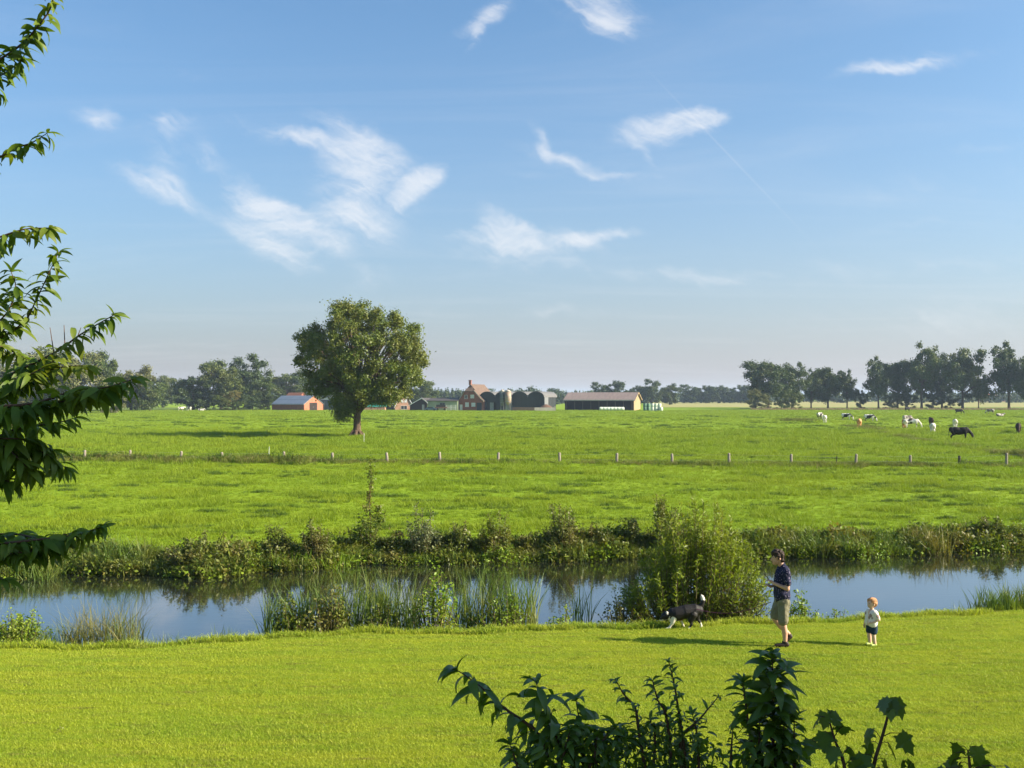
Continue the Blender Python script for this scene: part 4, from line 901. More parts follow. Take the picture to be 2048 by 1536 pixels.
# --- the willow bush by the dog
def willow():
    r = np.random.default_rng(31); b = spot(1388, 22.3); t = thing('willow_bush', 'big fan shaped willow bush on the bank behind the dog', 'bush', b); st = MB(); lf = MB()
    PP, DD = [], []
    for k in range(280):
        u = r.uniform(-1, 1); v = r.uniform(-1, 1)
        H = 3.2 * (1 - .60 * abs(u) ** 1.6 - .22 * v * v) * r.uniform(.62, 1.0) * (1.0 if u > -.5 else .85)
        b0 = np.array([u * .75, v * .4, -.1]); e = np.array([u * 1.62 + .05, v * .85, H]); lean = r.normal(size=3) * .06; mid = b0 * .5 + e * .5 + np.array([u * .22, v * .08, .12]) + lean
        pts = np.array([b0, b0 * .55 + mid * .45, mid, mid * .45 + e * .55 + lean * .5, e]); st.tube(pts, np.array([.013, .011, .009, .006, .002]), 4, False)
        n = int(84 * H / 2); f = r.uniform(.08, 1.0, n) * 4; i = np.clip(f.astype(int), 0, 3); p = pts[i] + (pts[i + 1] - pts[i]) * (f - i)[:, None]; ax = pts[i + 1] - pts[i]; ax /= np.linalg.norm(ax, axis=1, keepdims=True)
        PP.append(p + r.normal(size=(n, 3)) * .015); DD.append(ax * .7 + unit(r, n) * .8)
    narrow_leaves(lf, np.concatenate(PP), np.concatenate(DD), .13, .030, r)
    # lower skirt over the water and the grass
    cl = crown_clumps(r, 26, (-.2, -.1, .55), (1.75, .8, .45), .4); clumps_to_leaves(lf, cl, r.uniform(.18, .34, 26), 70, .075, r)
    lf.build('foliage', M['willow_leaf'], t); st.build('stems', M['stem'], t)
willow()
leafy_plant('leafy_weed', 1245, 21.9, 110, 1180, 'dark low weeds at the left skirt of the willow', 'weed_leaf', 26, .06)
leafy_plant('leafy_weed', 1495, 21.8, 90, 1180, 'low weeds at the right skirt of the willow', 'weed_leaf', 26, .06)
# --- far bank
def fb(px, off=.45): x = X(px, 31.0); return float(far_edge(x)) + off
for px, w, top, m, st, leaf, lab in [
    (400, 170, 1068, 'bramble_leaf', 60, .085, 'broad bramble mound hanging over the water'),
    (485, 70, 1085, 'weed_leaf', 26, .08, 'yellowish weeds beside the bramble mound'),
    (555, 80, 1048, 'bramble_leaf', 30, .08, 'reddish brown weeds above the bright bank grass'),
    (632, 80, 1035, 'bramble_leaf', 30, .08, 'dark thicket left of the tall sapling'),
    (790, 60, 1062, 'bramble_leaf', 24, .08, 'brownish weeds at the right foot of the sapling'),
    (845, 80, 1012, 'silver_leaf', 26, .08, 'silvery grey willow sprouts on the far bank'),
    (915, 80, 1040, 'bramble_leaf', 34, .08, 'brown green thicket between willow sprouts and hawthorn'),
    (990, 90, 1030, 'weed_leaf', 40, .085, 'dense hawthorn like bush facing the reed bed'),
    (1060, 70, 1062, 'bramble_leaf', 26, .08, 'dark low thicket above the water'),
    (1130, 100, 1008, 'bramble_leaf', 40, .075, 'tall brownish docks left of the willow bush'),
    (1200, 80, 1050, 'bramble_leaf', 34, .08, 'weeds with white flower specks by the willow'),
    (1265, 70, 1030, 'bramble_leaf', 26, .08, 'dark bramble just left behind the willow'),
    (1330, 80, 990, 'weed_leaf', 30, .075, 'tall bush on the far bank behind the willow top'),
    (1905, 70, 1058, 'bramble_leaf', 30, .08, 'small bush right of the brown sedge tussock'),
    (1985, 90, 1035, 'bramble_leaf', 46, .085, 'round dark bush at the far water edge'),
    (2045, 60, 1050, 'weed_leaf', 30, .08, 'green bush where the far bank leaves the frame')]:
    leafy_plant('bank_bush', px, fb(px, .55), w, top, lab, m, st, leaf, group='bushes on the far bank', per_m=34)
for px, w, top, m, lab in [
    (60, 120, 1085, 'reed_leaf', 'iris blades at the far water left of the pond bend'),
    (170, 120, 1080, 'reed_leaf', 'iris blades below the dark fruit tree branch'),
    (255, 110, 1062, 'reed_leaf', 'tall iris blades left of the bramble mound'),
    (590, 90, 1090, 'bright_blade', 'bright green grass tongue left part below the thicket'),
    (660, 90, 1096, 'bright_blade', 'bright green grass tongue right part beside the sapling'),
    (1580, 110, 1048, 'reed_leaf', 'iris bed on the far bank above the head of the man'),
    (1660, 110, 1052, 'reed_leaf', 'iris bed in the middle of the right far bank'),
    (1745, 110, 1055, 'reed_leaf', 'iris bed left of the brown sedge tussock'),
    (1855, 80, 1040, 'sedge_leaf', 'brown green sedge tussock on the far bank')]:
    if m == 'bright_blade' and m not in M: M[m] = leafy('bright_blades', (.12, .22, .015), (.17, .26, .02), None, .35)
    blade_plant('bank_grass', px, fb(px, .35), w, top, lab, m, 230, .022, .6, 'blade clumps on the far bank', 'grass clump', .45)
leafy_plant('water_plant', 1725, fb(1725, .05), 150, 1082, 'bright leafy water plants floating out from the iris bed', 'bright_leaf', 46, .085)
leafy_plant('water_plant', 1000, fb(1000, .05), 90, 1088, 'bright leafy plants at the water under the hawthorn', 'bright_leaf', 26, .08)
def sapling():
    r = np.random.default_rng(8); b = spot(740, fb(740, .7)); t = thing('alder_sapling', 'slender sapling with a bushy foot and a tall thin leader', 'sapling', b); st = MB(); lf = MB(); D = b.y
    top = Z(918, D) - b.z; pts = np.array([(0, 0, -.1), (.03, 0, .9), (-.02, .02, 1.7), (.05, 0, 2.5), (0, 0, top)]); st.tube(pts, [.03, .025, .02, .014, .004], 6)
    n = 430; f = (r.uniform(.1, 1, n)) * 4; i = np.clip(f.astype(int), 0, 3); p = pts[i] + (pts[i + 1] - pts[i]) * (f - i)[:, None]
    wd = np.interp(p[:, 2], [0, 1.5, 1.9, 2.6, top], [.3, .25, .10, .20, .14]); leaf_quads(lf, p + unit(r, n) * wd[:, None] * r.uniform(.2, 1, (n, 1)), .085, unit(r, n) + [0, 0, .3], r)
    cl = crown_clumps(r, 46, (0, 0, .75), (.75, .6, .85), .3); clumps_to_leaves(lf, cl, r.uniform(.14, .28, 46), 34, .085, r)
    for c in cl[::3]: st.tube([(0, 0, .1), tuple(c * .5 + [0, 0, .1]), tuple(c)], [.012, .009, .004], 4, False)
    lf.build('foliage', M['weed_leaf'], t); st.build('stem', M['stem'], t)
sapling()
# --- ground cover on both banks
def weed_tuft(seed, m, n=40, rad=.22, h=.32, leaf=.075):
    r = np.random.default_rng(seed); mb = MB(); p = r.normal(size=(n, 3)) * [rad * .55, rad * .55, 0]; p[:, 2] = h * r.uniform(0, 1, n) ** .8 * np.clip(1 - np.hypot(p[:, 0], p[:, 1]) / (rad * 2), .15, 1)
    leaf_quads(mb, p, leaf, unit(r, n) + [0, 0, .6], r); return mb.mesh('weed_tuft', M[m])
weed_lib = lib('weed_tuft', [tuft_mesh('bank_tuft', 34, .18, .2, .5, .02, .8, M['reed_leaf'], 6, 2), weed_tuft(1, 'weed_leaf'), weed_tuft(2, 'bramble_leaf'), weed_tuft(3, 'weed_leaf', 50, .2, .5), weed_tuft(4, 'bright_leaf'), tuft_mesh('bank_tuft', 30, .16, .2, .5, .02, .8, M['tall_blade'], 5, 2)])
scatter('fence_weeds', *FENCE_CLUMPS, lib('fence_weed', [weed_tuft(21, 'bramble_leaf', 40, .2, .45, .07), weed_tuft(22, 'weed_leaf', 40, .2, .4, .07), tuft_mesh('fence_tuft', 30, .18, .25, .6, .02, .7, M['tussock_blade'], 25, 2), tuft_mesh('fence_tuft', 24, .2, .12, .4, .02, .9, M['dry_blade'], 26, 2), tuft_mesh('fence_tuft', 24, .2, .12, .35, .02, .9, M['dry_blade'], 27, 2)]), 'brown and dark green weed clumps along the fence', 'weeds', 12)
r = np.random.default_rng(3); n = 8000; x = r.uniform(-24, 24, n); u = r.uniform(-.05, 1.0, n); y = far_edge(x) + .05 + u * 1.15
z = np.array([bank_z(a, b) for a, b in zip(x, y)]); hh = vnoise(x, x * 0, 1.3, 2)
scatter('bank_cover', np.stack([x, y, np.maximum(z, WATER) - .04], -1), (.65 + 1.25 * hh) * np.where(u > .85, .8, 1.0) * r.uniform(.7, 1.2, n), weed_lib, 'tangled weeds and grasses covering the far river bank', 'weeds', 9)
n = 2400; x = r.uniform(-15, 15, n); y = lawn_edge(x) + r.uniform(-.12, .22, n); z = np.array([bank_z(a, b) for a, b in zip(x, y)])
lw = np.random.default_rng(88); lx_, ly_ = wedge(420, 11, 21, .54, lw); kp = ly_ < lawn_edge(lx_) - .3; lx_, ly_ = lx_[kp], ly_[kp]
scatter('lawn_weeds', np.stack([lx_, ly_, lawn_z(lx_, ly_)], -1), lw.uniform(.25, .6, len(lx_)), lib('lawn_weed', [weed_tuft(31, 'weed_leaf', 34, .22, .06, .05), weed_tuft(32, 'bright_leaf', 30, .25, .05, .04), tuft_mesh('dark_lawn_tuft', 40, .3, .04, .11, .012, .9, M['tussock_blade'], 33, 1)]), 'small dark clover and weed patches in the lawn', 'weeds', 14, zs=.8)
edge_lib = lib('edge_tuft', [tuft_mesh('edge_tuft', 24, .10, .08, .20, .010, .9, M['lawn_blade'], 70 + i, 2) for i in range(3)])
scatter('edge_grass', np.stack([x, y, np.maximum(z, WATER) - .01], -1), (.6 + .8 * vnoise(x, y, .8, 8)) * r.uniform(.7, 1.2, n), edge_lib, 'uncut grass fringe where the lawn meets the water', 'grass', 10)
# ------------------------------------------------------------------ bodies: tapered limbs fused into one skin
def capsule(mb, p0, r0, p1, r1, n=12, flat=None):
    p0, p1 = np.array(p0, float), np.array(p1, float); d = p1 - p0; L = np.linalg.norm(d); d = d / (L + 1e-9)
    a = np.cross(d, [0, 0, 1.0] if abs(d[2]) < .9 else [0, 1.0, 0]); a /= np.linalg.norm(a); b = np.cross(d, a); th = np.linspace(0, 2 * np.pi, n, endpoint=False)
    rings = []
    for f in (-1, -.85, -.5): rings.append((p0 + d * r0 * f, r0 * math.sqrt(max(1 - f * f, .002))))
    for f in (0, .33, .66, 1): rings.append((p0 + (p1 - p0) * f, r0 + (r1 - r0) * f))
    for f in (.5, .85, 1): rings.append((p1 + d * r1 * f, r1 * math.sqrt(max(1 - f * f, .002))))
    V = np.array([c + q * (math.cos(t) * a + math.sin(t) * b) for c, q in rings for t in th]); m = len(rings)
    i = np.arange(m - 1)[:, None] * n; j = np.arange(n)[None]; mb.add(V, np.stack([i + j, i + (j + 1) % n, i + n + (j + 1) % n, i + n + j], -1).reshape(-1, 4)); base = mb.n - m * n
    for idx in (list(range(base, base + n))[::-1], list(range(base + (m - 1) * n, base + m * n))): mb.F.append(np.array([idx])); mb.M.append(np.array([0], dtype=np.int32))
def ellipsoid(mb, c, rad, n=14, m=10):
    ph = np.linspace(0, np.pi, m + 2)[1:-1]; th = np.linspace(0, 2 * np.pi, n, endpoint=False)
    V = [(0, 0, 1)] + [(math.sin(p) * math.cos(t), math.sin(p) * math.sin(t), math.cos(p)) for p in ph for t in th] + [(0, 0, -1)]
    Fq = [(1 + i * n + j, 1 + (i + 1) * n + j, 1 + (i + 1) * n + (j + 1) % n, 1 + i * n + (j + 1) % n) for i in range(m - 1) for j in range(n)]; mb.add(np.array(V) * rad + np.array(c), Fq); base = mb.n - len(V)
    tri = [(base, base + 1 + j, base + 1 + (j + 1) % n) for j in range(n)] + [(base + len(V) - 1, base + 1 + (m - 1) * n + (j + 1) % n, base + 1 + (m - 1) * n + j) for j in range(n)]; mb.F.append(np.array(tri)); mb.M.append(np.zeros(len(tri), dtype=np.int32))
def skin(name, prims, voxel, material, smooth=5, fold=0.0, fs=.06):
    """prims: ('c', p0, r0, p1, r1) tapered limbs or ('e', centre, radii); fused by a voxel remesh"""
    mb = MB()
    for p in prims: (capsule(mb, *p[1:5]) if p[0] == 'c' else ellipsoid(mb, *p[1:3]))
    o = bpy.data.objects.new(name, mb.mesh(name, material)); C.objects.link(o)
    m = o.modifiers.new('fuse', 'REMESH'); m.mode = 'VOXEL'; m.voxel_size = voxel; m.use_smooth_shade = True
    s_ = o.modifiers.new('smooth', 'SMOOTH'); s_.iterations = smooth; s_.factor = .5
    dg = bpy.context.evaluated_depsgraph_get(); me = bpy.data.meshes.new_from_object(o.evaluated_get(dg)); old = o.data
    bpy.data.objects.remove(o); bpy.data.meshes.remove(old); me.name = name
    if fold:
        n = len(me.vertices); co = np.empty(n * 3); me.vertices.foreach_get('co', co); co = co.reshape(-1, 3); nr = np.array([tuple(v.normal) for v in me.vertices])
        d_ = vnoise(co[:, 0] + co[:, 1] * .7, co[:, 2] * .8 + co[:, 1], fs, 3, 2) + .5 * vnoise(co[:, 0] * 1.3 - co[:, 2] * .6, co[:, 1] * 1.5, fs * .6, 5, 2) - .75
        me.vertices.foreach_set('co', (co + nr * (d_ * fold + .003)[:, None]).ravel())
    me.materials.clear(); me.materials.append(material); me.polygons.foreach_set('use_smooth', np.ones(len(me.polygons), bool)); return me
def mirror(pr):
    out = []
    for p in pr:
        out.append(p)
        if p[0] == 'c' and (abs(p[2 - 1][1]) > 1e-6 or abs(p[3][1]) > 1e-6): out.append(('c', (p[1][0], -p[1][1], p[1][2]), p[2], (p[3][0], -p[3][1], p[3][2]), p[4]))
    return out
# ---- cows (facing +x)
def cow_prims(pose):
    b = [('e', (.35, 0, 1.02), (.50, .31, .36)), ('e', (-.35, 0, 1.02), (.52, .33, .37)), ('e', (-.05, 0, .92), (.62, .34, .34)), ('e', (-.75, 0, 1.14), (.26, .26, .24)), ('e', (.62, 0, 1.06), (.28, .24, .34)), ('e', (-.48, 0, .66), (.17, .13, .14)),
         ('c', (-.9, 0, 1.28), .035, (-1.0, 0, .75), .025), ('c', (-1.0, 0, .75), .03, (-.99, 0, .52), .045), ('c', (-.8, 0, 1.31), .06, (.5, 0, 1.29), .06)]
    legs = [('c', (.55, .17, .9), .13, (.56, .17, .5), .075), ('c', (.56, .17, .5), .07, (.55, .17, .1), .05), ('c', (.55, .17, .1), .055, (.60, .17, .03), .06),
            ('c', (-.68, .18, .95), .19, (-.55, .18, .66), .12), ('c', (-.55, .18, .66), .10, (-.78, .18, .45), .065), ('c', (-.78, .18, .45), .062, (-.74, .18, .1), .048), ('c', (-.74, .18, .1), .052, (-.69, .18, .03), .06)]
    if pose == 'graze': hd = [('c', (.72, 0, 1.12), .20, (1.12, 0, .72), .13), ('c', (1.12, 0, .72), .14, (1.22, 0, .48), .13), ('c', (1.24, 0, .46), .12, (1.33, 0, .14), .075), ('c', (1.12, .10, .62), .04, (1.08, .26, .60), .02)]
    elif pose == 'stand': hd = [('c', (.72, 0, 1.15), .20, (1.12, 0, 1.28), .13), ('c', (1.1, 0, 1.32), .14, (1.25, 0, 1.27), .12), ('c', (1.25, 0, 1.25), .115, (1.52, 0, 1.08), .075), ('c', (1.12, .10, 1.34), .04, (1.08, .28, 1.34), .02)]
    else: hd = [('c', (.72, 0, 1.15), .20, (1.08, 0, 1.32), .13), ('c', (1.08, 0, 1.36), .14, (1.2, 0, 1.32), .12), ('c', (1.2, 0, 1.3), .115, (1.46, 0, 1.15), .075), ('c', (1.08, .10, 1.38), .04, (1.04, .28, 1.38), .02)]
    if pose == 'lie': legs = [('c', (.5, .26, .78), .12, (.85, .3, .70), .07), ('c', (.85, .3, .70), .07, (.5, .34, .66), .05), ('c', (-.5, .3, .8), .18, (-.2, .42, .74), .09), ('c', (-.2, .42, .74), .08, (-.6, .45, .66), .05)]
    pr = b + mirror(legs) + mirror(hd)
    if pose == 'lie':
        f = lambda p: (p[0], p[1], max(p[2] - .62, .04)); pr = [('c', f(p[1]), p[2], f(p[3]), p[4]) if p[0] == 'c' else ('e', (p[1][0], p[1][1], p[1][2] - .62), p[2]) for p in pr]
    return pr
def cow_mat(name, a, b, thr, scale=1.35, off=(0, 0, 0)):
    m, t, out = mat(name); tc = t.new('ShaderNodeTexCoord'); n = t.noise(t.mapping(tc.outputs['Object'], loc=off), scale, 2, .4, .3)
    bsdf(t, out, t.mix(t.ramp(n, thr - .012, thr + .012), a, b), .75, .2); return m
CM = {'pied': cow_mat('black_pied_hide', (.018, .015, .014), (.62, .58, .52), .50), 'white': cow_mat('mostly_white_hide', (.66, .61, .54), (.03, .025, .022), .60, 1.3, (3, 1, 2)), 'black': cow_mat('black_hide', (.014, .011, .010), (.05, .028, .018), .66),
      'red': cow_mat('red_pied_hide', (.40, .17, .07), (.64, .58, .50), .52, 1.3, (5, 2, 1)), 'tan': cow_mat('tan_hide', (.55, .27, .11), (.62, .5, .4), .63), 'brown': cow_mat('dark_brown_hide', (.035, .018, .012), (.07, .035, .02), .6), 'grey': cow_mat('grey_pied_hide', (.12, .10, .09), (.45, .40, .35), .53, 1.5, (2, 7, 1))}
CB = {p: skin('cow', cow_prims(p), .028, CM['black'], 4) for p in ('graze', 'stand', 'lie')}
cow_mesh = {}
def cow(px, foot, ang, pose, coat, label, sc=1.0):
    k = (pose, coat)
    if k not in cow_mesh:
        me = CB[pose].copy(); me.materials.clear(); me.materials.append(CM[coat]); cow_mesh[k] = me
    g = G(px, foot); o = tag(obj('cow', cow_mesh[k], None, (g.x, g.y, float(meadow_z(g.x, g.y)) - .03), R(ang)), label, 'cow', 'cows grazing in the right pasture'); o.scale = (sc,) * 3
for a in [
    (1919, 881, -18, 'graze', 'black', 'large black cow grazing beside the overgrown ditch', 1.06), (1825, 855, -15, 'graze', 'white', 'mostly white cow grazing broadside by the red pied one'),
    (1809, 856, 78, 'graze', 'red', 'red pied cow seen end on beside the white broadside cow'), (1815, 846, 15, 'graze', 'grey', 'greyish cow half hidden behind the white broadside cow'),
    (1866, 867, 62, 'graze', 'white', 'white cow seen from behind in the middle of the herd'), (1862, 852, 75, 'stand', 'brown', 'dark brown cow just behind the white end on cow'),
    (1910, 856, 70, 'graze', 'white', 'white cow end on behind the large black cow'), (2037, 867, -115, 'graze', 'brown', 'dark brown cow facing the river at the herd edge'),
    (1719, 855, 66, 'graze', 'tan', 'tan cow seen from behind in the pasture'), (1739, 843, -18, 'graze', 'pied', 'black and white cow grazing beyond the tan cow'),
    (1693, 840, -25, 'graze', 'pied', 'black and white cow between the tan cow and a pair'), (1640, 838, 40, 'graze', 'pied', 'black and white cow turned away in the farther pair'),
    (1650, 845, 66, 'graze', 'white', 'white patched cow lower in the farther pair'), (1815, 823, 20, 'stand', 'black', 'black cow far off under the trees'),
    (1918, 828, -12, 'graze', 'black', 'black cow far off by the long bare trunk'), (1981, 828, 165, 'graze', 'grey', 'grey cow near the tall open tree'), (2000, 833, 10, 'lie', 'grey', 'grey cow lying down in the far pasture'),
    (362, 822, 20, 'stand', 'white', 'pale cow far off before the dark rounded tree'), (378, 822, 150, 'graze', 'white', 'pale cow with lowered head before the dark rounded tree'), (402, 822, 0, 'lie', 'white', 'pale cow lying by the far left bushes')]: cow(*a)

# ---- the dog (facing -x, measured in metres from its hind paws)
def dog():
    g = G(1372, 1250); z0 = float(lawn_z(g.x, g.y)); t = thing('dog', 'black and white collie trotting nose down along the bank', 'dog', (g.x, g.y, z0))
    K = 1244.0; q = lambda cx, cy, s_=0.0: ((cx - 1024) / K, s_, max((1152 - cy) / K, .012))
    m, tt, out = mat('collie_fur'); va = tt.new('ShaderNodeVertexColor'); va.layer_name = 'coat'; tc = tt.new('ShaderNodeTexCoord'); b = bsdf(tt, out, va.outputs[0], .6, .3); bump(tt, b, tt.noise(tc.outputs['Object'], 60, 4), .6, .01)
    BK, WH, BR = (.012, .010, .010), (.72, .66, .55), (.12, .045, .02)
    pr = [(q(760, 790), .125, q(1000, 730), .13, BK), (q(1000, 730), .13, q(1250, 690), .12, BK), (q(1250, 680), .115, q(1340, 690), .10, BK), (q(760, 800), .12, q(690, 830), .10, BK), (q(690, 850), .085, q(640, 930), .05, WH),
          (q(690, 760), .095, q(570, 800), .075, BK), (q(610, 790), .078, q(600, 850), .07, WH), (q(535, 815), .080, q(480, 845), .074, BK), (q(480, 865), .05, q(385, 915), .030, BK), (q(490, 900), .04, q(375, 940), .026, WH), (q(545, 770, -.05), .026, q(520, 715, -.07), .012, WH), (q(560, 770, .05), .026, q(535, 725, .07), .012, BK),
          (q(700, 880, -.06), .062, q(660, 1000, -.07), .036, WH), (q(660, 1000, -.07), .03, q(590, 1110, -.07), .023, WH), (q(590, 1120, -.07), .024, q(500, 1140, -.07), .02, WH),
          (q(800, 880, .06), .055, q(900, 950, .07), .035, WH), (q(900, 960, .07), .03, q(960, 1060, .07), .022, WH), (q(960, 1070, .07), .022, q(985, 1125, .07), .018, WH),
          (q(1190, 790, -.07), .085, q(1120, 940, -.08), .048, BK), (q(1120, 940, -.08), .04, q(1150, 1040, -.08), .026, BK), (q(1150, 1040, -.08), .025, q(1095, 1110, -.08), .02, BK), (q(1095, 1110, -.08), .022, q(1070, 1135, -.08), .02, WH),
          (q(1300, 780, .07), .085, q(1330, 930, .08), .046, BK), (q(1330, 930, .08), .04, q(1400, 1020, .08), .026, BK), (q(1400, 1020, .08), .024, q(1440, 1110, .08), .019, WH), (q(1440, 1120, .08), .02, q(1405, 1138, .08), .018, WH),
          (q(1350, 640), .05, q(1430, 560), .045, BK), (q(1430, 560), .045, q(1465, 450), .045, BK), (q(1465, 440), .042, q(1440, 350), .035, WH), (q(1440, 350), .035, q(1415, 300), .012, WH), (q(730, 930, -.02), .03, q(900, 880, 0), .06, BR)]
    me = skin('body', [('c', a, r0 * (1.14 if r0 > .075 else 1.05), b_, r1 * 1.08) for a, r0, b_, r1, c in pr], .011, m, 4); n = len(me.vertices); co = np.empty(n * 3, np.float32); me.vertices.foreach_get('co', co); co = co.reshape(-1, 3)
    best = np.full(n, 1e9); colr = np.zeros((n, 4), np.float32); colr[:, 3] = 1
    for a, r0, b_, r1, c in pr:
        a, b_ = np.array(a), np.array(b_); ab = b_ - a; f = np.clip(((co - a) @ ab) / (ab @ ab + 1e-9), 0, 1); dd = np.linalg.norm(co - (a + f[:, None] * ab), axis=1) - (r0 + (r1 - r0) * f); k = dd < best; best[k] = dd[k]; colr[k, :3] = c
    ca = me.color_attributes.new('coat', 'FLOAT_COLOR', 'POINT'); ca.data.foreach_set('color', colr.ravel()); obj('body', me, t)
    eye = MB(); ellipsoid(eye, q(465, 845, -.05), (.012, .01, .012)); eye.build('eye', M['glass'], t, True); nose = MB(); ellipsoid(nose, q(352, 925), (.018, .016, .014)); nose.build('nose', M['rubber'], t, True)
    return g, z0
dog_at, dog_z = dog()

# ---- people
M['skin'] = plain('skin', (.55, .32, .22), (.50, .28, .19), .55, 6, .35); M['skin_pale'] = plain('pale_skin', (.66, .45, .34), (.60, .38, .28), .55, 6, .35)
M['hair_dark'] = plain('dark_brown_hair', (.022, .013, .010), (.04, .02, .014), .6, 30, .3, bmp=.5); M['hair_ginger'] = plain('ginger_hair', (.42, .19, .08), (.50, .26, .12), .6, 25, .3, bmp=.5)
def dotted(name, base, dots, scale, size):
    m, t, out = mat(name); tc = t.new('ShaderNodeTexCoord'); v = t.new('ShaderNodeTexVoronoi'); t.link(tc.outputs['Object'], v.inputs['Vector']); v.inputs['Scale'].default_value = scale
    b = bsdf(t, out, t.mix(t.ramp(v.outputs['Distance'], size, size + .06), dots, base), .85, .15); bump(t, b, t.noise(tc.outputs['Object'], 14, 4), .5, .02); return m
M['shirt'] = dotted('navy_patterned_shirt', (.018, .020, .045), (.22, .18, .25), 26, .22); M['khaki'] = plain('khaki_cloth', (.20, .185, .125), (.155, .145, .095), .9, 7, .15, bmp=.5); M['shoe'] = plain('dark_shoe', (.03, .018, .014), None, .6)
M['tee'] = dotted('white_printed_tee', (.74, .68, .62), (.28, .20, .18), 9, .30); M['denim'] = plain('navy_shorts', (.025, .045, .085), (.018, .032, .06), .9, 9, .15); M['lime'] = plain('lime_shoe', (.55, .66, .20), None, .6)
def hand(w, d, up, side, curl=.5, s_=1.0):
    """palm and five fingers: w wrist, d pointing direction, up back of the hand, side thumb side"""
    w, d, up, side = (np.array(v, float) for v in (w, d, up, side)); out = [('c', tuple(w), .026 * s_, tuple(w + d * .05 * s_), .030 * s_), ('c', tuple(w + d * .045 * s_ + side * .022 * s_), .019 * s_, tuple(w + d * .05 * s_ - side * .026 * s_), .017 * s_)]
    for k, (o, L) in enumerate(((.030, .072), (.010, .080), (-.010, .075), (-.030, .058))):
        p0 = w + d * .075 * s_ + side * o * s_; p1 = p0 + (d * math.cos(curl * .5) - up * math.sin(curl * .5)) * L * .5 * s_; p2 = p1 + (d * math.cos(curl * 1.6) - up * math.sin(curl * 1.6)) * L * .5 * s_
        out += [('c', tuple(p0), .0095 * s_, tuple(p1), .009 * s_), ('c', tuple(p1), .009 * s_, tuple(p2), .0075 * s_)]
    p0 = w + d * .02 * s_ + side * .025 * s_; p1 = p0 + (d * .6 + side * .7 - up * .2) * .04 * s_; p2 = p1 + (d * .85 + side * .1 - up * .4) * .035 * s_
    return out + [('c', tuple(p0), .012 * s_, tuple(p1), .010 * s_), ('c', tuple(p1), .010 * s_, tuple(p2), .008 * s_)]
def man():
    g = G(1567, 1291); z0 = float(lawn_z(g.x, g.y)); t = thing('person', 'man in navy shirt and khaki shorts walking with a phone', 'person', (g.x, g.y, z0))
    q = lambda f, s_, h: (-f, s_, h)                                # forward is -x; negative s is the side nearest the camera
    NS, FS = -.10, .10
    head = [('e', q(.115, 0, 1.68), (.098, .078, .108)), ('e', q(.14, 0, 1.605), (.070, .060, .075)), ('c', q(.205, 0, 1.655), .016, q(.225, 0, 1.615), .016), ('c', q(.17, 0, 1.555), .035, q(.15, 0, 1.555), .04), ('e', q(.085, -.080, 1.645), (.020, .012, .032)), ('e', q(.085, .080, 1.645), (.020, .012, .032)),
            ('c', q(.07, 0, 1.60), .058, q(.01, 0, 1.45), .052), ('c', q(.0, -.12, 1.42), .045, q(.0, .12, 1.42), .045), ('c', q(.0, 0, 1.38), .085, q(.02, 0, 1.0), .09)]
    arm_n = [('c', q(-.02, -.20, 1.41), .052, q(-.01, -.25, 1.12), .044), ('c', q(-.01, -.25, 1.12), .043, q(.21, -.14, 1.20), .028)]; arm_f = [('c', q(-.01, .20, 1.41), .052, q(.02, .25, 1.12), .044), ('c', q(.02, .25, 1.12), .043, q(.20, .10, 1.10), .028)]
    leg_n = [('c', q(.02, NS, .86), .085, q(.035, NS, .47), .058), ('c', q(.035, NS, .47), .056, q(.0, NS, .28), .058), ('c', q(.0, NS, .28), .055, q(-.005, NS, .07), .036)]
    leg_f = [('c', q(.03, FS, .86), .085, q(.14, FS, .49), .058), ('c', q(.14, FS, .49), .056, q(.02, FS, .34), .056), ('c', q(.02, FS, .34), .052, q(-.13, FS, .20), .036), ('c', q(-.13, FS, .2), .034, q(-.10, FS, .13), .036)]
    hn = hand(q(.225, -.13, 1.21), (-.78, .25, .58), (.5, -.1, .8), (0, 1, 0), .9); hf = hand(q(.22, .09, 1.10), (-.8, -.2, .55), (.5, .1, .8), (0, -1, 0), .9)
    obj('body', skin('body', head + arm_n + arm_f + leg_n + leg_f + hn + hf, .0085, M['skin'], 3), t)
    tor = [('c', q(-.005, -.10, 1.43), .075, q(-.005, .10, 1.43), .075), ('c', q(.0, -.165, 1.42), .062, q(.0, .165, 1.42), .062), ('c', q(.02, -.055, 1.33), .125, q(.035, -.05, 1.0), .135), ('c', q(.02, .055, 1.33), .125, q(.035, .05, 1.0), .135), ('c', q(.04, -.06, 1.0), .135, q(.025, -.065, .93), .14), ('c', q(.04, .06, 1.0), .135, q(.025, .065, .93), .14),
           ('c', q(-.015, -.20, 1.42), .068, q(-.015, -.245, 1.23), .066), ('c', q(-.005, .20, 1.42), .068, q(.01, .245, 1.23), .066), ('c', q(.012, 0, 1.50), .070, q(-.005, 0, 1.45), .09)]
    sh = obj('shirt', skin('shirt', tor, .011, M['shirt'], 3, .035, .09), t); cb = MB()
    for k in range(5): ellipsoid(cb, q(.158 - .004 * k, 0, 1.34 - .09 * k), (.006, .006, .006), 6, 4)
    cb.build('buttons', M['white'], sh)
    obj('shorts', skin('shorts', [('c', q(.02, -.06, .90), .128, q(.02, .06, .90), .128), ('c', q(.02, NS, .86), .115, q(.035, NS - .005, .50), .098), ('c', q(.03, FS, .86), .115, q(.12, FS, .54), .098)], .011, M['khaki'], 3, .035, .09), t)
    obj('shoe', skin('shoe', [('c', q(-.04, NS, .045), .044, q(.08, NS, .035), .042), ('c', q(.08, NS, .035), .042, q(.17, NS, .03), .032), ('c', q(-.03, NS, .07), .042, q(-.005, NS, .09), .045)], .008, M['shoe'], 3), t)
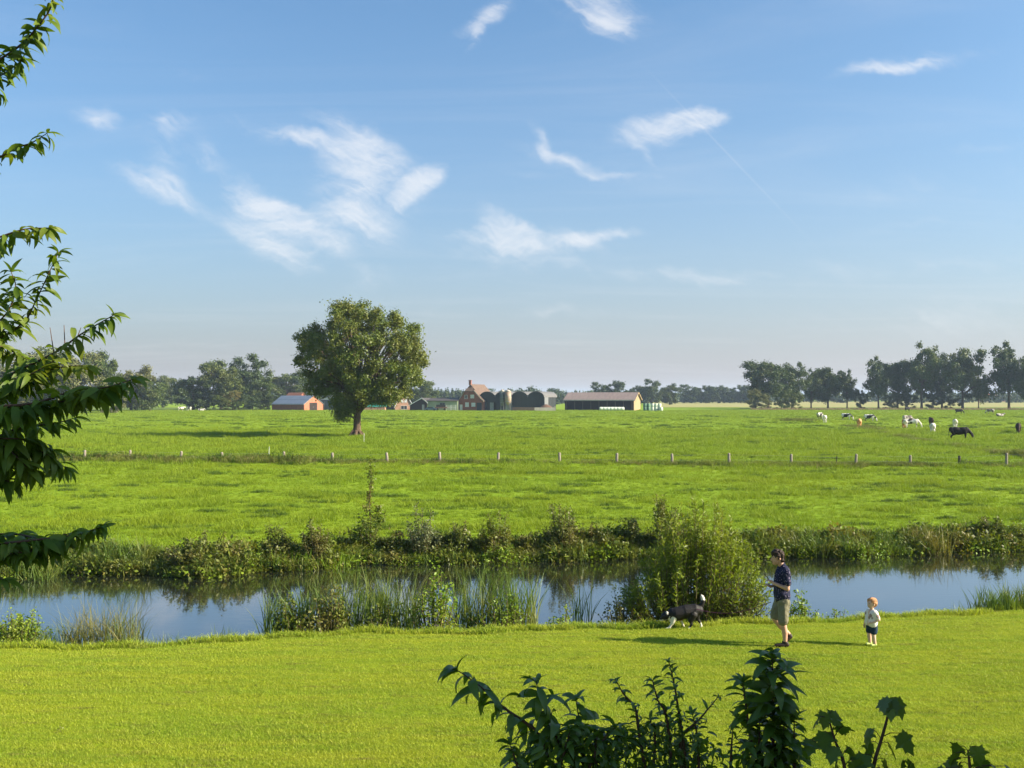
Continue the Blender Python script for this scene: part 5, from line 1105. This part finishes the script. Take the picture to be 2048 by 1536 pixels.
    obj('shoe', skin('shoe', [('c', q(-.16, FS, .15), .042, q(-.08, FS, .085), .044), ('c', q(-.08, FS, .085), .042, q(-.03, FS, .04), .034), ('c', q(-.14, FS, .18), .042, q(-.12, FS, .17), .044)], .008, M['shoe'], 3), t)
    obj('hair', skin('hair', [('e', q(.108, 0, 1.730), (.112, .090, .088)), ('e', q(.050, 0, 1.695), (.072, .087, .095)), ('c', q(.16, -.03, 1.765), .035, q(.185, .03, 1.755), .035), ('c', q(.03, -.05, 1.62), .034, q(.03, .05, 1.62), .034), ('c', q(.085, -.082, 1.70), .016, q(.105, -.078, 1.645), .010), ('c', q(.085, .082, 1.70), .016, q(.105, .078, 1.645), .010)] + [('e', q(.10 + .10 * math.cos(k * 2.4) * (k % 3 + 1) / 3, .07 * math.sin(k * 2.4) * (k % 4 + 1) / 4, 1.785 - .015 * (k % 3)), (.028, .026, .030)) for k in range(12)], .007, M['hair_dark'], 2, .03, .03), t)
    for s_ in (-1, 1): e = MB(); ellipsoid(e, q(.198, s_ * .032, 1.672), (.010, .012, .010), 8, 6); e.build('eye', M['glass'], t, True)
    mo = MB(); mo.tube([q(.208, -.02, 1.578), q(.213, 0, 1.58), q(.208, .02, 1.578)], .006, 5); mo.build('mouth', plain('lips', (.35, .13, .11)), t)
    ph = MB().box((0, 0, 0), (.009, .07, .145)).build('phone', plain('phone_black', (.015, .015, .018), None, .2), None); ph.location = (g.x - .335, g.y - .075, z0 + 1.315); ph.rotation_euler = (0, R(-38), 0); tag(ph, 'dark phone held up in the hand of the man', 'phone')
    # leash: from the pocket hand down to the collar of the dog
    a = Vector((g.x - .2, g.y + .12, z0 + .80)); b_ = Vector((dog_at.x - .24, dog_at.y + .0, dog_z + .26)); b_.x = dog_at.x + .1; b_.z = dog_z + .42
    pts = [tuple(a.lerp(b_, f) - Vector((0, 0, .16 * math.sin(math.pi * f)))) for f in np.linspace(0, 1, 14)]; tag(MB().tube(pts, .006, 5).build('dog_leash', plain('leash_nylon', (.14, .03, .08))), 'thin dark red leash between the man and the dog', 'leash')
man()
def toddler():
    g = G(1744, 1290); z0 = float(lawn_z(g.x, g.y)); t = thing('person', 'ginger haired toddler in white tee and navy shorts on the lawn', 'person', (g.x, g.y, z0), R(18))
    q = lambda f, s_, h: (-f, s_, h)
    body = [('e', q(.01, 0, .795), (.078, .068, .090)), ('e', q(.03, 0, .755), (.058, .055, .055)), ('c', q(.085, 0, .775), .011, q(.088, 0, .765), .011), ('e', q(.0, -.070, .775), (.014, .010, .022)), ('e', q(.0, .070, .775), (.014, .010, .022)), ('c', q(0, 0, .73), .035, q(0, 0, .64), .04), ('c', q(0, 0, .62), .07, q(.02, 0, .42), .08),
            ('c', q(0, -.10, .62), .034, q(-.04, -.15, .51), .028), ('c', q(-.04, -.15, .51), .028, q(.06, -.11, .46), .02), ('c', q(0, .10, .62), .034, q(.01, .14, .50), .028), ('c', q(.01, .14, .50), .027, q(.05, .145, .40), .02),
            ('c', q(0, -.055, .36), .058, q(.01, -.06, .20), .042), ('c', q(.01, -.06, .20), .042, q(-.015, -.06, .05), .03), ('c', q(0, .055, .36), .058, q(.015, .06, .20), .042), ('c', q(.015, .06, .20), .042, q(.0, .06, .05), .03)]
    body += hand(q(.07, -.105, .455), (-.7, .5, .0), (0, -.3, .9), (0, .6, .7), .9, .55) + hand(q(.052, .145, .385), (-.2, 0, -1), (0, 1, 0), (-1, 0, 0), .6, .55)
    obj('body', skin('body', body, .006, M['skin_pale'], 3), t)
    obj('tee', skin('tee', [('c', q(0, -.05, .60), .075, q(.015, -.045, .42), .088), ('c', q(0, .05, .60), .075, q(.015, .045, .42), .088), ('c', q(0, -.085, .635), .045, q(0, .085, .635), .045), ('c', q(0, -.10, .62), .047, q(-.02, -.14, .55), .045), ('c', q(0, .10, .62), .047, q(.005, .13, .55), .045)], .007, M['tee'], 3, .02, .06), t)
    obj('shorts', skin('shorts', [('c', q(.005, -.04, .37), .082, q(.005, .04, .37), .082), ('c', q(0, -.055, .36), .074, q(.005, -.06, .275), .066), ('c', q(0, .055, .36), .074, q(.01, .06, .275), .066)], .007, M['denim'], 3, .012, .05), t)
    for s_, f in ((-.06, -.015), (.06, 0)): obj('shoe', skin('shoe', [('c', q(f - .02, s_, .026), .026, q(f + .07, s_, .022), .024), ('c', q(f - .01, s_, .04), .028, q(f, s_, .05), .028)], .006, M['lime'], 3), t)
    obj('hair', skin('hair', [('e', q(-.010, 0, .832), (.086, .079, .070)), ('e', q(-.040, 0, .80), (.056, .076, .082)), ('c', q(.05, -.02, .865), .025, q(.055, .02, .865), .025)], .006, M['hair_ginger'], 2, .03, .03), t)
    for s_ in (-1, 1): e = MB(); ellipsoid(e, q(.075, s_ * .027, .80), (.007, .009, .008), 8, 6); e.build('eye', M['glass'], t, True)
toddler()
# ------------------------------------------------------------------ fruit tree, saplings and the unseen shading house beside the camera
M['peach_leaf'] = leafy('fruit_tree_leaves', (.072, .135, .013), (.125, .195, .02), (.17, .21, .028), .45, .48, 3, .3)
M['shoot_leaf'] = leafy('shrub_leaves', (.065, .13, .014), (.105, .175, .02), (.12, .18, .024), .42, .38, 3, .5)
M['maple_leaf'] = leafy('maple_leaves', (.07, .13, .016), (.11, .17, .02), (.12, .17, .022), .42, .4, 3, .5)
M['twig'] = plain('twig_bark', (.11, .065, .04), (.07, .04, .028), .8, 20, .2)
def lance_leaf(name, m, droop, fold=.25, segs=6, width=.26, twist=0.0):
    """unit leaf along +x, arching down, folded along the midrib"""
    f = np.linspace(0, 1, segs + 1); ang = -droop * f ** 1.1; dx = np.cos(ang) / segs; dz = np.sin(ang) / segs
    cx = np.concatenate([[0], np.cumsum(dx[:-1])]); cz = np.concatenate([[0], np.cumsum(dz[:-1])])
    w = width / 2 * np.clip(np.sin(np.pi * np.clip(f * .93 + .05, 0, 1) ** .85), .02, 1); w[0] = .012; w[-1] = .004; tw = twist * f
    L = np.stack([cx, w * np.cos(tw), cz + w * fold + w * np.sin(tw)], -1); Rr = np.stack([cx, -w * np.cos(tw), cz + w * fold - w * np.sin(tw)], -1); Cc = np.stack([cx, 0 * f, cz], -1); n = segs + 1
    mb = MB(); mb.add(np.concatenate([L, Cc, Rr]), [(i, n + i, n + i + 1, i + 1) for i in range(segs)] + [(n + i, 2 * n + i, 2 * n + i + 1, n + i + 1) for i in range(segs)]); return mb.mesh(name, m, True)
def maple_leaf(name, m, bend):
    """five pointed lobes"""
    pr = [(0, 0), (.03, .14), (-.06, .33), (.09, .31), (.16, .40), (.24, .36), (.30, .52), (.40, .60), (.42, .44), (.50, .30), (.60, .31), (.74, .33), (.72, .22), (.80, .14), (1.0, 0)]; mb = MB(); n = len(pr)
    def z(x, y): return -bend * (x * x + 1.2 * y * y)
    V = [(x, y, z(x, y)) for x, y in pr] + [(x, -y, z(x, y)) for x, y in pr[1:-1]] + [(.40, 0, z(.40, 0) - .03)]; ring = list(range(n)) + list(range(2 * n - 3, n - 1, -1)); m_ = len(ring)
    mb.add(V, [(ring[i], ring[(i + 1) % m_], m_) for i in range(m_)]); return mb.mesh(name, m, True)
def spline(pts, n):
    pts = np.array([tuple(p) for p in pts]); m = len(pts); ext = np.vstack([2 * pts[0] - pts[1], pts, 2 * pts[-1] - pts[-2]]); out = []
    for u in np.linspace(0, m - 1, n):
        i = min(int(u), m - 2); t = u - i; a, b, c, d = ext[i:i + 4]; out.append(.5 * ((2 * b) + (-a + c) * t + (2 * a - 5 * b + 4 * c - d) * t * t + (-a + 3 * b - 3 * c + d) * t ** 3))
    return np.array(out)
def leaf_matrix(p, d, roll, L):
    d = Vector(d).normalized(); up = Vector((0, 0, 1)); s_ = up.cross(d)
    if s_.length < .05: s_ = Vector((0, 1, 0)).cross(d)
    s_.normalize(); u = d.cross(s_); m = Matrix((d, s_, u)).transposed(); m = m @ Matrix.Rotation(roll, 3, 'X'); return Matrix.Translation(p) @ m.to_4x4() @ Matrix.Diagonal((L, L, L, 1))
STEP, LS = .48, 1.12
def twig_leaves(pts, r, step, L, start=.1, tipn=5, droop=(.1, .9), spread=1.0):
    """(position, direction, length) of the leaves along a twig"""
    out = []; seg = np.linalg.norm(np.diff(pts, axis=0), axis=1); cum = np.concatenate([[0], np.cumsum(seg)]); tot = cum[-1]; s_ = tot * start; k = 0; az = r.uniform(0, 6.28)
    def at_(s__): i = min(np.searchsorted(cum, s__, 'right') - 1, len(seg) - 1); f = (s__ - cum[i]) / (seg[i] + 1e-9); return pts[i] + (pts[i + 1] - pts[i]) * f, (pts[i + 1] - pts[i]) / (seg[i] + 1e-9)
    while s_ < tot:
        p, t = at_(s_); az += 2.4 + r.normal(0, .3); h = np.array([math.cos(az), math.sin(az), 0]); d = h * spread + t * .6 - np.array([0, 0, r.uniform(*droop)]) + r.normal(0, .28, 3); out.append((p, d, LS * L * r.uniform(.7, 1.15) * (1 if s_ < tot * .9 else .85))); s_ += STEP * step * r.uniform(.6, 1.4)
    p, t = at_(tot * .999)
    for k in range(tipn): az += 2.4; out.append((p, np.array([math.cos(az), math.sin(az), 0]) * .8 + t * .8 - np.array([0, 0, r.uniform(-.3, .4)]), L * r.uniform(.55, .95)))
    return out
def place_leaves(t, leaves, meshes, r, limit=290, stuff_name='foliage', m=None):
    """nearest leaves as parts of their own, the rest joined"""
    idx = r.permutation(len(leaves)); vis = []
    for i in idx:
        p = leaves[i][0]; u = p[0] / p[1] * F + CX; v = HOR - (p[2] - CAMZ) / p[1] * F; vis.append(0 if (-20 < u < 2070 and -20 < v < 1560) else 1)
    order = [i for _, i in sorted(zip(vis, idx))]; mb = MB(); inv = t.matrix_world.inverted() if False else Matrix.Translation(-t.location)
    for k, i in enumerate(order):
        p, d, L = leaves[i]; me = meshes[int(r.integers(len(meshes)))]; mw = inv @ leaf_matrix(p, d, r.normal(0, .5), L)
        if k < limit: o = obj('leaf', me, t); o.matrix_local = mw
        else:
            V = np.empty(len(me.vertices) * 3); me.vertices.foreach_get('co', V); V = V.reshape(-1, 3); A = np.array(mw); V = V @ A[:3, :3].T + A[:3, 3]
            for sz in (3, 4):
                Fq = [tuple(q.vertices) for q in me.polygons if len(q.vertices) == sz]
                if Fq: mb.add(V, Fq)
    if mb.n: o = mb.build(stuff_name, m, t, True); o['kind'] = 'stuff'
PL = [lance_leaf('leaf', M['peach_leaf'], dr, fo, 6, wd, tw) for dr, fo, wd, tw in ((.9, .3, .28, .2), (1.4, .25, .26, -.3), (.6, .3, .27, .1), (1.7, .2, .27, .4), (1.1, .35, .25, -.1))]
SL = [lance_leaf('leaf', M['shoot_leaf'], dr, fo, 6, wd, tw) for dr, fo, wd, tw in ((1.2, .3, .29, .2), (1.7, .25, .28, -.3), (.8, .35, .27, .1), (2.0, .2, .29, .3))]
ML = [maple_leaf('leaf', M['maple_leaf'], b) for b in (.25, .45, .12)]
def fruit_tree():
    r = np.random.default_rng(41); base = Vector((-4.3, 4.9, 0)); base.z = float(lawn_z(base.x, base.y)); t = thing('fruit_tree', 'fruit tree with long drooping leaves reaching in over the lawn', 'tree', base); b0 = np.array(base)
    trunk = MB(); tr = spline([b0, b0 + [.1, 0, 1.2], b0 + [.25, .1, 2.6], b0 + [.5, 0, 4.0], b0 + [.8, .1, 5.6], b0 + [1.1, 0, 7.2]], 14) - b0; trunk.tube(tr, np.linspace(.13, .02, 14), 9); trunk.build('trunk', M['twig'], t, True)
    leaves = []
    br = [  # px, py, depth of the twig points; leaf step, leaf length
        ([(-330, 420, 5.2), (-160, 240, 5.2), (-40, 150, 5.2), (40, 98, 5.2), (76, 52, 5.2), (98, 5, 5.2), (112, -45, 5.2)], .022, .115), ([(-160, 240, 5.3), (-50, 180, 5.3), (10, 150, 5.3), (52, 112, 5.3)], .02, .10), ([(-120, 200, 5.1), (-30, 165, 5.1), (0, 185, 5.1)], .025, .09),
        ([(-330, 470, 5.0), (-150, 370, 5.0), (-30, 326, 5.0), (30, 303, 5.0), (62, 285, 5.0), (92, 264, 5.0)], .024, .105), ([(-330, 560, 5.0), (-160, 510, 5.0), (-40, 486, 5.0), (45, 464, 5.0), (95, 455, 5.0)], .026, .12),
        ([(-200, 740, 5.1), (-40, 690, 5.1), (40, 640, 5.1), (74, 592, 5.1), (95, 545, 5.1), (112, 505, 5.1)], .024, .105), ([(-200, 740, 5.0), (-60, 680, 5.0), (10, 630, 5.0), (28, 580, 5.0), (24, 545, 5.0)], .022, .11), ([(-200, 740, 5.2), (-70, 700, 5.2), (0, 660, 5.2), (30, 650, 5.2)], .022, .11), ([(-100, 650, 5.1), (-20, 610, 5.1), (15, 590, 5.1)], .022, .11),
        ([(-300, 880, 4.6), (-60, 800, 4.6), (30, 745, 4.6), (110, 705, 4.6), (170, 668, 4.6), (228, 632, 4.6)], .022, .10), ([(-60, 800, 4.5), (60, 760, 4.5), (130, 740, 4.5), (180, 735, 4.5)], .022, .10),
        ([(-300, 880, 4.3), (-60, 820, 4.3), (60, 805, 4.3), (150, 785, 4.3), (215, 772, 4.3), (268, 762, 4.3)], .018, .125), ([(-60, 840, 4.4), (40, 820, 4.4), (120, 800, 4.4), (170, 790, 4.4)], .018, .12), ([(-80, 800, 4.6), (20, 780, 4.6), (90, 765, 4.6)], .02, .11),
        ([(-300, 900, 4.6), (-60, 880, 4.6), (40, 855, 4.6), (100, 838, 4.6), (140, 832, 4.6)], .022, .11), ([(-300, 930, 4.5), (-80, 910, 4.5), (20, 895, 4.5), (80, 905, 4.5), (125, 935, 4.5)], .022, .115), ([(-120, 940, 4.5), (0, 930, 4.5), (50, 935, 4.5), (85, 950, 4.5)], .02, .115), ([(-120, 900, 4.6), (-20, 890, 4.6), (40, 905, 4.6)], .02, .115), ([(-120, 860, 4.7), (-20, 850, 4.7), (50, 860, 4.7)], .02, .115), ([(-100, 960, 4.5), (-20, 950, 4.5), (20, 960, 4.5)], .02, .115),
        ([(-300, 1110, 4.3), (-60, 1090, 4.3), (60, 1084, 4.3), (140, 1078, 4.3), (205, 1052, 4.3)], .017, .095), ([(-80, 1100, 4.35), (40, 1092, 4.35), (110, 1086, 4.35)], .014, .095), ([(-80, 1075, 4.4), (30, 1070, 4.4), (90, 1072, 4.4), (150, 1062, 4.4)], .014, .09), ([(-80, 1115, 4.3), (10, 1110, 4.3), (70, 1105, 4.3), (130, 1095, 4.3)], .014, .09), ([(-90, 905, 4.4), (-10, 890, 4.4), (40, 915, 4.4), (60, 950, 4.4)], .016, .11), ([(-90, 870, 4.45), (0, 865, 4.45), (70, 880, 4.45), (100, 905, 4.45)], .016, .11), ([(-90, 780, 4.5), (0, 765, 4.5), (70, 745, 4.5), (110, 725, 4.5)], .016, .10), ([(-90, 700, 4.9), (-10, 690, 4.9), (30, 700, 4.9), (50, 720, 4.9)], .016, .10), ([(-300, 1160, 4.3), (-60, 1150, 4.3), (5, 1158, 4.3)], .03, .11)]
    wood = MB()
    for pts, step, L in br:
        P3 = [P(p[0] + r.normal(0, 3), p[1] + r.normal(0, 5), p[2] + r.normal(0, .05)) for p in pts]; s_ = spline(P3, 18); n0 = np.linspace(1, 0, 18)
        p0 = s_[0]; j = int(np.argmin(np.abs(tr[:, 2] + b0[2] - (p0[2] - .5)))) ; join = tr[j] + b0
        if pts[0][0] < -250: full = np.vstack([spline([join, join * .5 + p0 * .5 + [0, 0, .05], p0], 6)[:-1], s_])
        else: full = s_
        wood.tube(full - b0, np.linspace(.012 if pts[0][0] < -250 else .006, .0020, len(full)), 6, False)
        leaves += twig_leaves(s_, r, step, L, .12 if pts[0][0] > -250 else .30)
    wood.build('branches', M['twig'], t, True)
    for px, py, qx, qy in [(108, 708, 100, 655), (130, 696, 128, 650), (152, 682, 162, 655)]:
        a, b_ = P(px, py, 4.6), P(qx, qy, 4.6); MB().tube([Vector(a) - base, Vector(b_) - base], [.003, .0015], 4).build('bare_twig', M['twig'], t)
    place_leaves(t, leaves, PL, r, 300, 'foliage', M['peach_leaf'])
    if False: fruit = MB(); ellipsoid(fruit, tuple(P(14, 685, 5.0) - base), (.03, .03, .033), 10, 8); fruit.build('fruit', plain('ripening_fruit', (.62, .26, .05), (.5, .1, .04), .5, 12), t, True)
fruit_tree()
def front_plant(name, label, cat, base, stems, lmesh, foliage_m, seed, step_scale=1.0, limit=300, spread=1.0, droop=(-.2, .6), extra=None):
    r = np.random.default_rng(seed); b = Vector(base); b.z = float(lawn_z(b.x, b.y)); t = thing(name, label, cat, b); b0 = np.array(b); wood = MB(); leaves = []
    for pts, step, L, start in stems:
        s_ = spline([P(*p) for p in pts], 14); p0 = s_[0]; root = b0 + r.normal(0, .06, 3) * [1, 1, 0]
        low = spline([root, root * .45 + p0 * .55 + [0, 0, -.25], p0], 8)[:-1] if start >= 0 else np.zeros((0, 3)); full = np.vstack([low, s_]); wood.tube(full - b0, np.linspace(.014 if start >= 0 else .006, .0022, len(full)), 6, False)
        leaves += twig_leaves(s_, r, step * step_scale, L, max(start, 0), 6, droop, spread)
    wood.build('stems', M['twig'], t, True)
    if extra: leaves += extra(r)
    place_leaves(t, leaves, lmesh, r, limit, 'foliage', foliage_m); return t
d = 4.7
def mass(n, poly, D0, D1, L):
    def f(r):
        out = []
        while len(out) < n:
            px, py = r.uniform(poly[0], poly[1]), r.uniform(poly[2], poly[3] + 60); top = np.interp(px, poly[4], poly[5])
            if py < top: continue
            out.append((np.array(P(px, py, r.uniform(D0, D1))), np.array([r.normal(), r.normal(), -r.uniform(-.2, .8)]), L * r.uniform(.7, 1.2)))
        return out
    return f
front_plant('fruit_shrub', 'dark drooping leaved shrub rising from below at the lawn', 'shrub', (X(1180, d), d, 0), [
    ([(1120, 1600, d), (1083, 1478, d), (1049, 1444, d), (1011, 1418, d), (979, 1389, d), (948, 1363, d), (914, 1340, d)], .036, .145, .12), ([(1130, 1600, d), (1110, 1455, d), (1092, 1415, d), (1072, 1366, d)], .022, .145, .45), ([(1180, 1600, d), (1165, 1480, d), (1152, 1402, d)], .022, .125, .3),
    ([(1060, 1600, 4.6), (1035, 1530, 4.6), (1020, 1490, 4.6)], .02, .10, .1), ([(1150, 1600, 4.6), (1200, 1490, 4.6), (1230, 1455, 4.6)], .022, .11, .2), ([(1100, 1600, 4.6), (1130, 1500, 4.6), (1140, 1460, 4.6)], .02, .10, .2), ([(1210, 1600, 4.6), (1190, 1520, 4.6), (1195, 1470, 4.6)], .02, .12, .2)],
    SL, M['shoot_leaf'], 51, 1.0, 260, 1.0, (.0, .9), mass(620, (1010, 1260, 1440, 1560, [1010, 1060, 1130, 1200, 1260], [1500, 1475, 1440, 1450, 1450]), 4.55, 4.95, .085))
front_plant('bushy_shrub', 'dark small leaved shrub with upright spikes beside the lawn', 'shrub', (X(1350, d), d + .1, 0), [
    ([(1300, 1600, d), (1278, 1465, d), (1270, 1415, d), (1247, 1388, d), (1233, 1362, d)], .024, .062, .25), ([(1380, 1600, d), (1367, 1487, d), (1357, 1421, d), (1348, 1366, d), (1338, 1325, d)], .015, .060, .2), ([(1350, 1600, d), (1334, 1440, d), (1316, 1401, d), (1305, 1362, d)], .016, .065, .2), ([(1370, 1600, d), (1362, 1482, d), (1397, 1441, d), (1436, 1394, d)], .03, .05, .2),
    ([(1400, 1600, d), (1395, 1480, d), (1385, 1430, d)], .016, .07, .1), ([(1300, 1600, d), (1310, 1480, d), (1300, 1440, d)], .016, .07, .1), ([(1460, 1600, d), (1462, 1510, d), (1466, 1455, d)], .02, .06, .2)],
    SL, M['shoot_leaf'], 52, 1.0, 260, 1.0, (-.3, .5), mass(780, (1230, 1450, 1430, 1560, [1230, 1300, 1360, 1410, 1450], [1455, 1440, 1430, 1460, 1510]), 4.6, 5.0, .065))
front_plant('tall_sapling', 'tall dark sapling with a star of long leaves on top', 'sapling', (X(1545, d), d, 0), [
    ([(1548, 1600, d), (1547, 1500, d), (1546, 1420, d), (1545, 1316, d)], .011, .155, .04), ([(1520, 1600, d), (1500, 1470, d), (1490, 1400, d), (1485, 1365, d)], .020, .105, .3), ([(1590, 1600, d), (1589, 1500, d), (1588, 1440, d)], .04, .10, .3), ([(1520, 1600, d), (1518, 1500, d), (1520, 1440, d)], .022, .115, .2), ([(1570, 1600, d), (1566, 1500, d), (1568, 1450, d)], .022, .115, .2)],
    SL, M['shoot_leaf'], 53, 1.0, 240, 1.2, (-.35, .6), mass(260, (1480, 1600, 1430, 1560, [1480, 1600], [1480, 1480]), 4.6, 5.0, .10))
def maple(label, stems, base_px, seed, leaves):
    r = np.random.default_rng(seed); b = Vector((X(base_px, d), d, 0)); b.z = float(lawn_z(b.x, b.y)); t = thing('maple_sapling', label, 'sapling', b); b0 = np.array(b); wood = MB(); L_ = []
    for pts in stems: s_ = spline([P(*p) for p in pts], 10); low = spline([b0, b0 * .5 + s_[0] * .5, s_[0]], 6)[:-1]; full = np.vstack([low, s_]); wood.tube(full - b0, np.linspace(.014, .004, len(full)), 6, False)
    for (sx, sy, ex, ey, L) in leaves:
        a, e = np.array(P(sx, sy, d)), np.array(P(ex, ey, d + r.normal(0, .04))); wood.tube([a - b0, (a + e) / 2 - b0 + [0, 0, .01], e - b0], [.0025, .002, .0018], 4, False)
        az = (e - a); L_.append((e, np.array([az[0], r.normal(0, .06) - .03, min(az[2], .02) - .10]), L * .88))
    wood.build('stem', M['twig'], t, True); place_leaves(t, L_, ML, r, 300, 'foliage', M['maple_leaf'])
maple('maple sapling with lobed leaves next to the tall star leaved sapling', [[(1700, 1600, d), (1686, 1520, d), (1671, 1484, d), (1657, 1436, d)]], 1700, 61, [(1657, 1438, 1650, 1424, .10), (1657, 1438, 1664, 1420, .12), (1660, 1445, 1640, 1432, .09), (1671, 1484, 1650, 1462, .12), (1668, 1475, 1686, 1452, .11), (1682, 1510, 1668, 1492, .10), (1684, 1512, 1700, 1494, .11), (1664, 1460, 1678, 1444, .09), (1690, 1530, 1672, 1518, .11), (1690, 1530, 1708, 1520, .11), (1695, 1550, 1680, 1538, .11), (1640, 1500, 1622, 1478, .10)])
maple('taller maple sapling with a single leaf crown on a bare stem', [[(1740, 1600, d), (1747, 1532, d), (1763, 1478, d), (1775, 1434, d), (1779, 1402, d)]], 1740, 62, [(1779, 1404, 1766, 1396, .10), (1779, 1404, 1792, 1394, .12), (1778, 1406, 1780, 1396, .12), (1778, 1406, 1770, 1402, .08), (1763, 1478, 1740, 1456, .10), (1764, 1474, 1798, 1466, .13), (1758, 1490, 1742, 1484, .10), (1758, 1490, 1778, 1486, .11), (1750, 1520, 1730, 1508, .12), (1750, 1522, 1768, 1518, .12), (1746, 1536, 1722, 1528, .12), (1744, 1545, 1760, 1535, .10), (1812, 1555, 1806, 1520, .08), (1812, 1555, 1822, 1522, .09)])
maple('small sapling of lobed leaves alone at the lawn corner', [[(1946, 1600, d), (1940, 1536, d), (1936, 1500, d)]], 1950, 63, [(1936, 1502, 1922, 1492, .09), (1936, 1502, 1952, 1492, .10), (1937, 1508, 1912, 1506, .09), (1938, 1516, 1906, 1520, .11), (1938, 1516, 1962, 1518, .11), (1940, 1530, 1918, 1526, .10), (1942, 1540, 1985, 1530, .11), (1942, 1540, 2010, 1532, .09), (1940, 1540, 1958, 1536, .1), (1940, 1540, 1890, 1536, .1)])
# unseen house wing, added beside the camera to shade the foreground plants
def unseen_shade_wing():
    x0, x1, y0, y1, e, h = 4.6, 13.6, -9.0, 6.6, 6.0, HOUSE_RIDGE; t = thing('unseen_shade_wing', 'unseen brick house wing added to shade the foreground plants', 'house', (x0, 0, 0)); xm = (x1 - x0) / 2; w = x1 - x0
    MB().bx(0, .3, y0, y1, -.2, e).bx(w - .3, w, y0, y1, -.2, e).build('wall', M['brick'], t)
    for y in (y0, y1 - .3): MB().prism([(.3, -.2), (w - .3, -.2), (w - .3, e), (xm, h - .3), (.3, e)], 'y', y + .002, y + .298).build('gable', M['brick'], t)
    rf = MB(); roof_slab_x(rf, y0 - .3, y1 + .3, -.5, e - .35, xm, h); roof_slab_x(rf, y0 - .3, y1 + .3, w + .5, e - .35, xm, h + .001); rf = rf.build('roof', M['orange_tile_lit_brick'], t)
    MB().tube([(-.58, y0 - .3, e - .3), (-.58, y1 + .3, e - .3)], .07, 8).build('gutter', M['steel'], rf)
    for y in (-6, -2.5, 1.2, 4.4):
        for z in (1.0, 3.8):
            f = MB().bx(-.05, -.002, y - .6, y + .6, z, z + 1.4).build('window', M['white'], t); MB().bx(-.06, -.052, y - .5, y + .5, z + .1, z + 1.3).build('pane', M['glass'], f)
HOUSE_RIDGE = 10.9
unseen_shade_wing()
# ------------------------------------------------------------------ haze
def build_haze():
    m, t, out = mat('haze_air'); v = t.new('ShaderNodeVolumePrincipled')
    v.inputs['Color'].default_value = (.62, .78, 1.0, 1); v.inputs['Density'].default_value = .00017
    t.link(v.outputs[0], out.inputs['Volume'])
    o = MB().bx(-19000, 19000, -100, 8200, -3, 34).build('haze', m); tag(o, 'pale blue summer haze over the whole landscape', 'haze', kind='stuff')
build_haze()
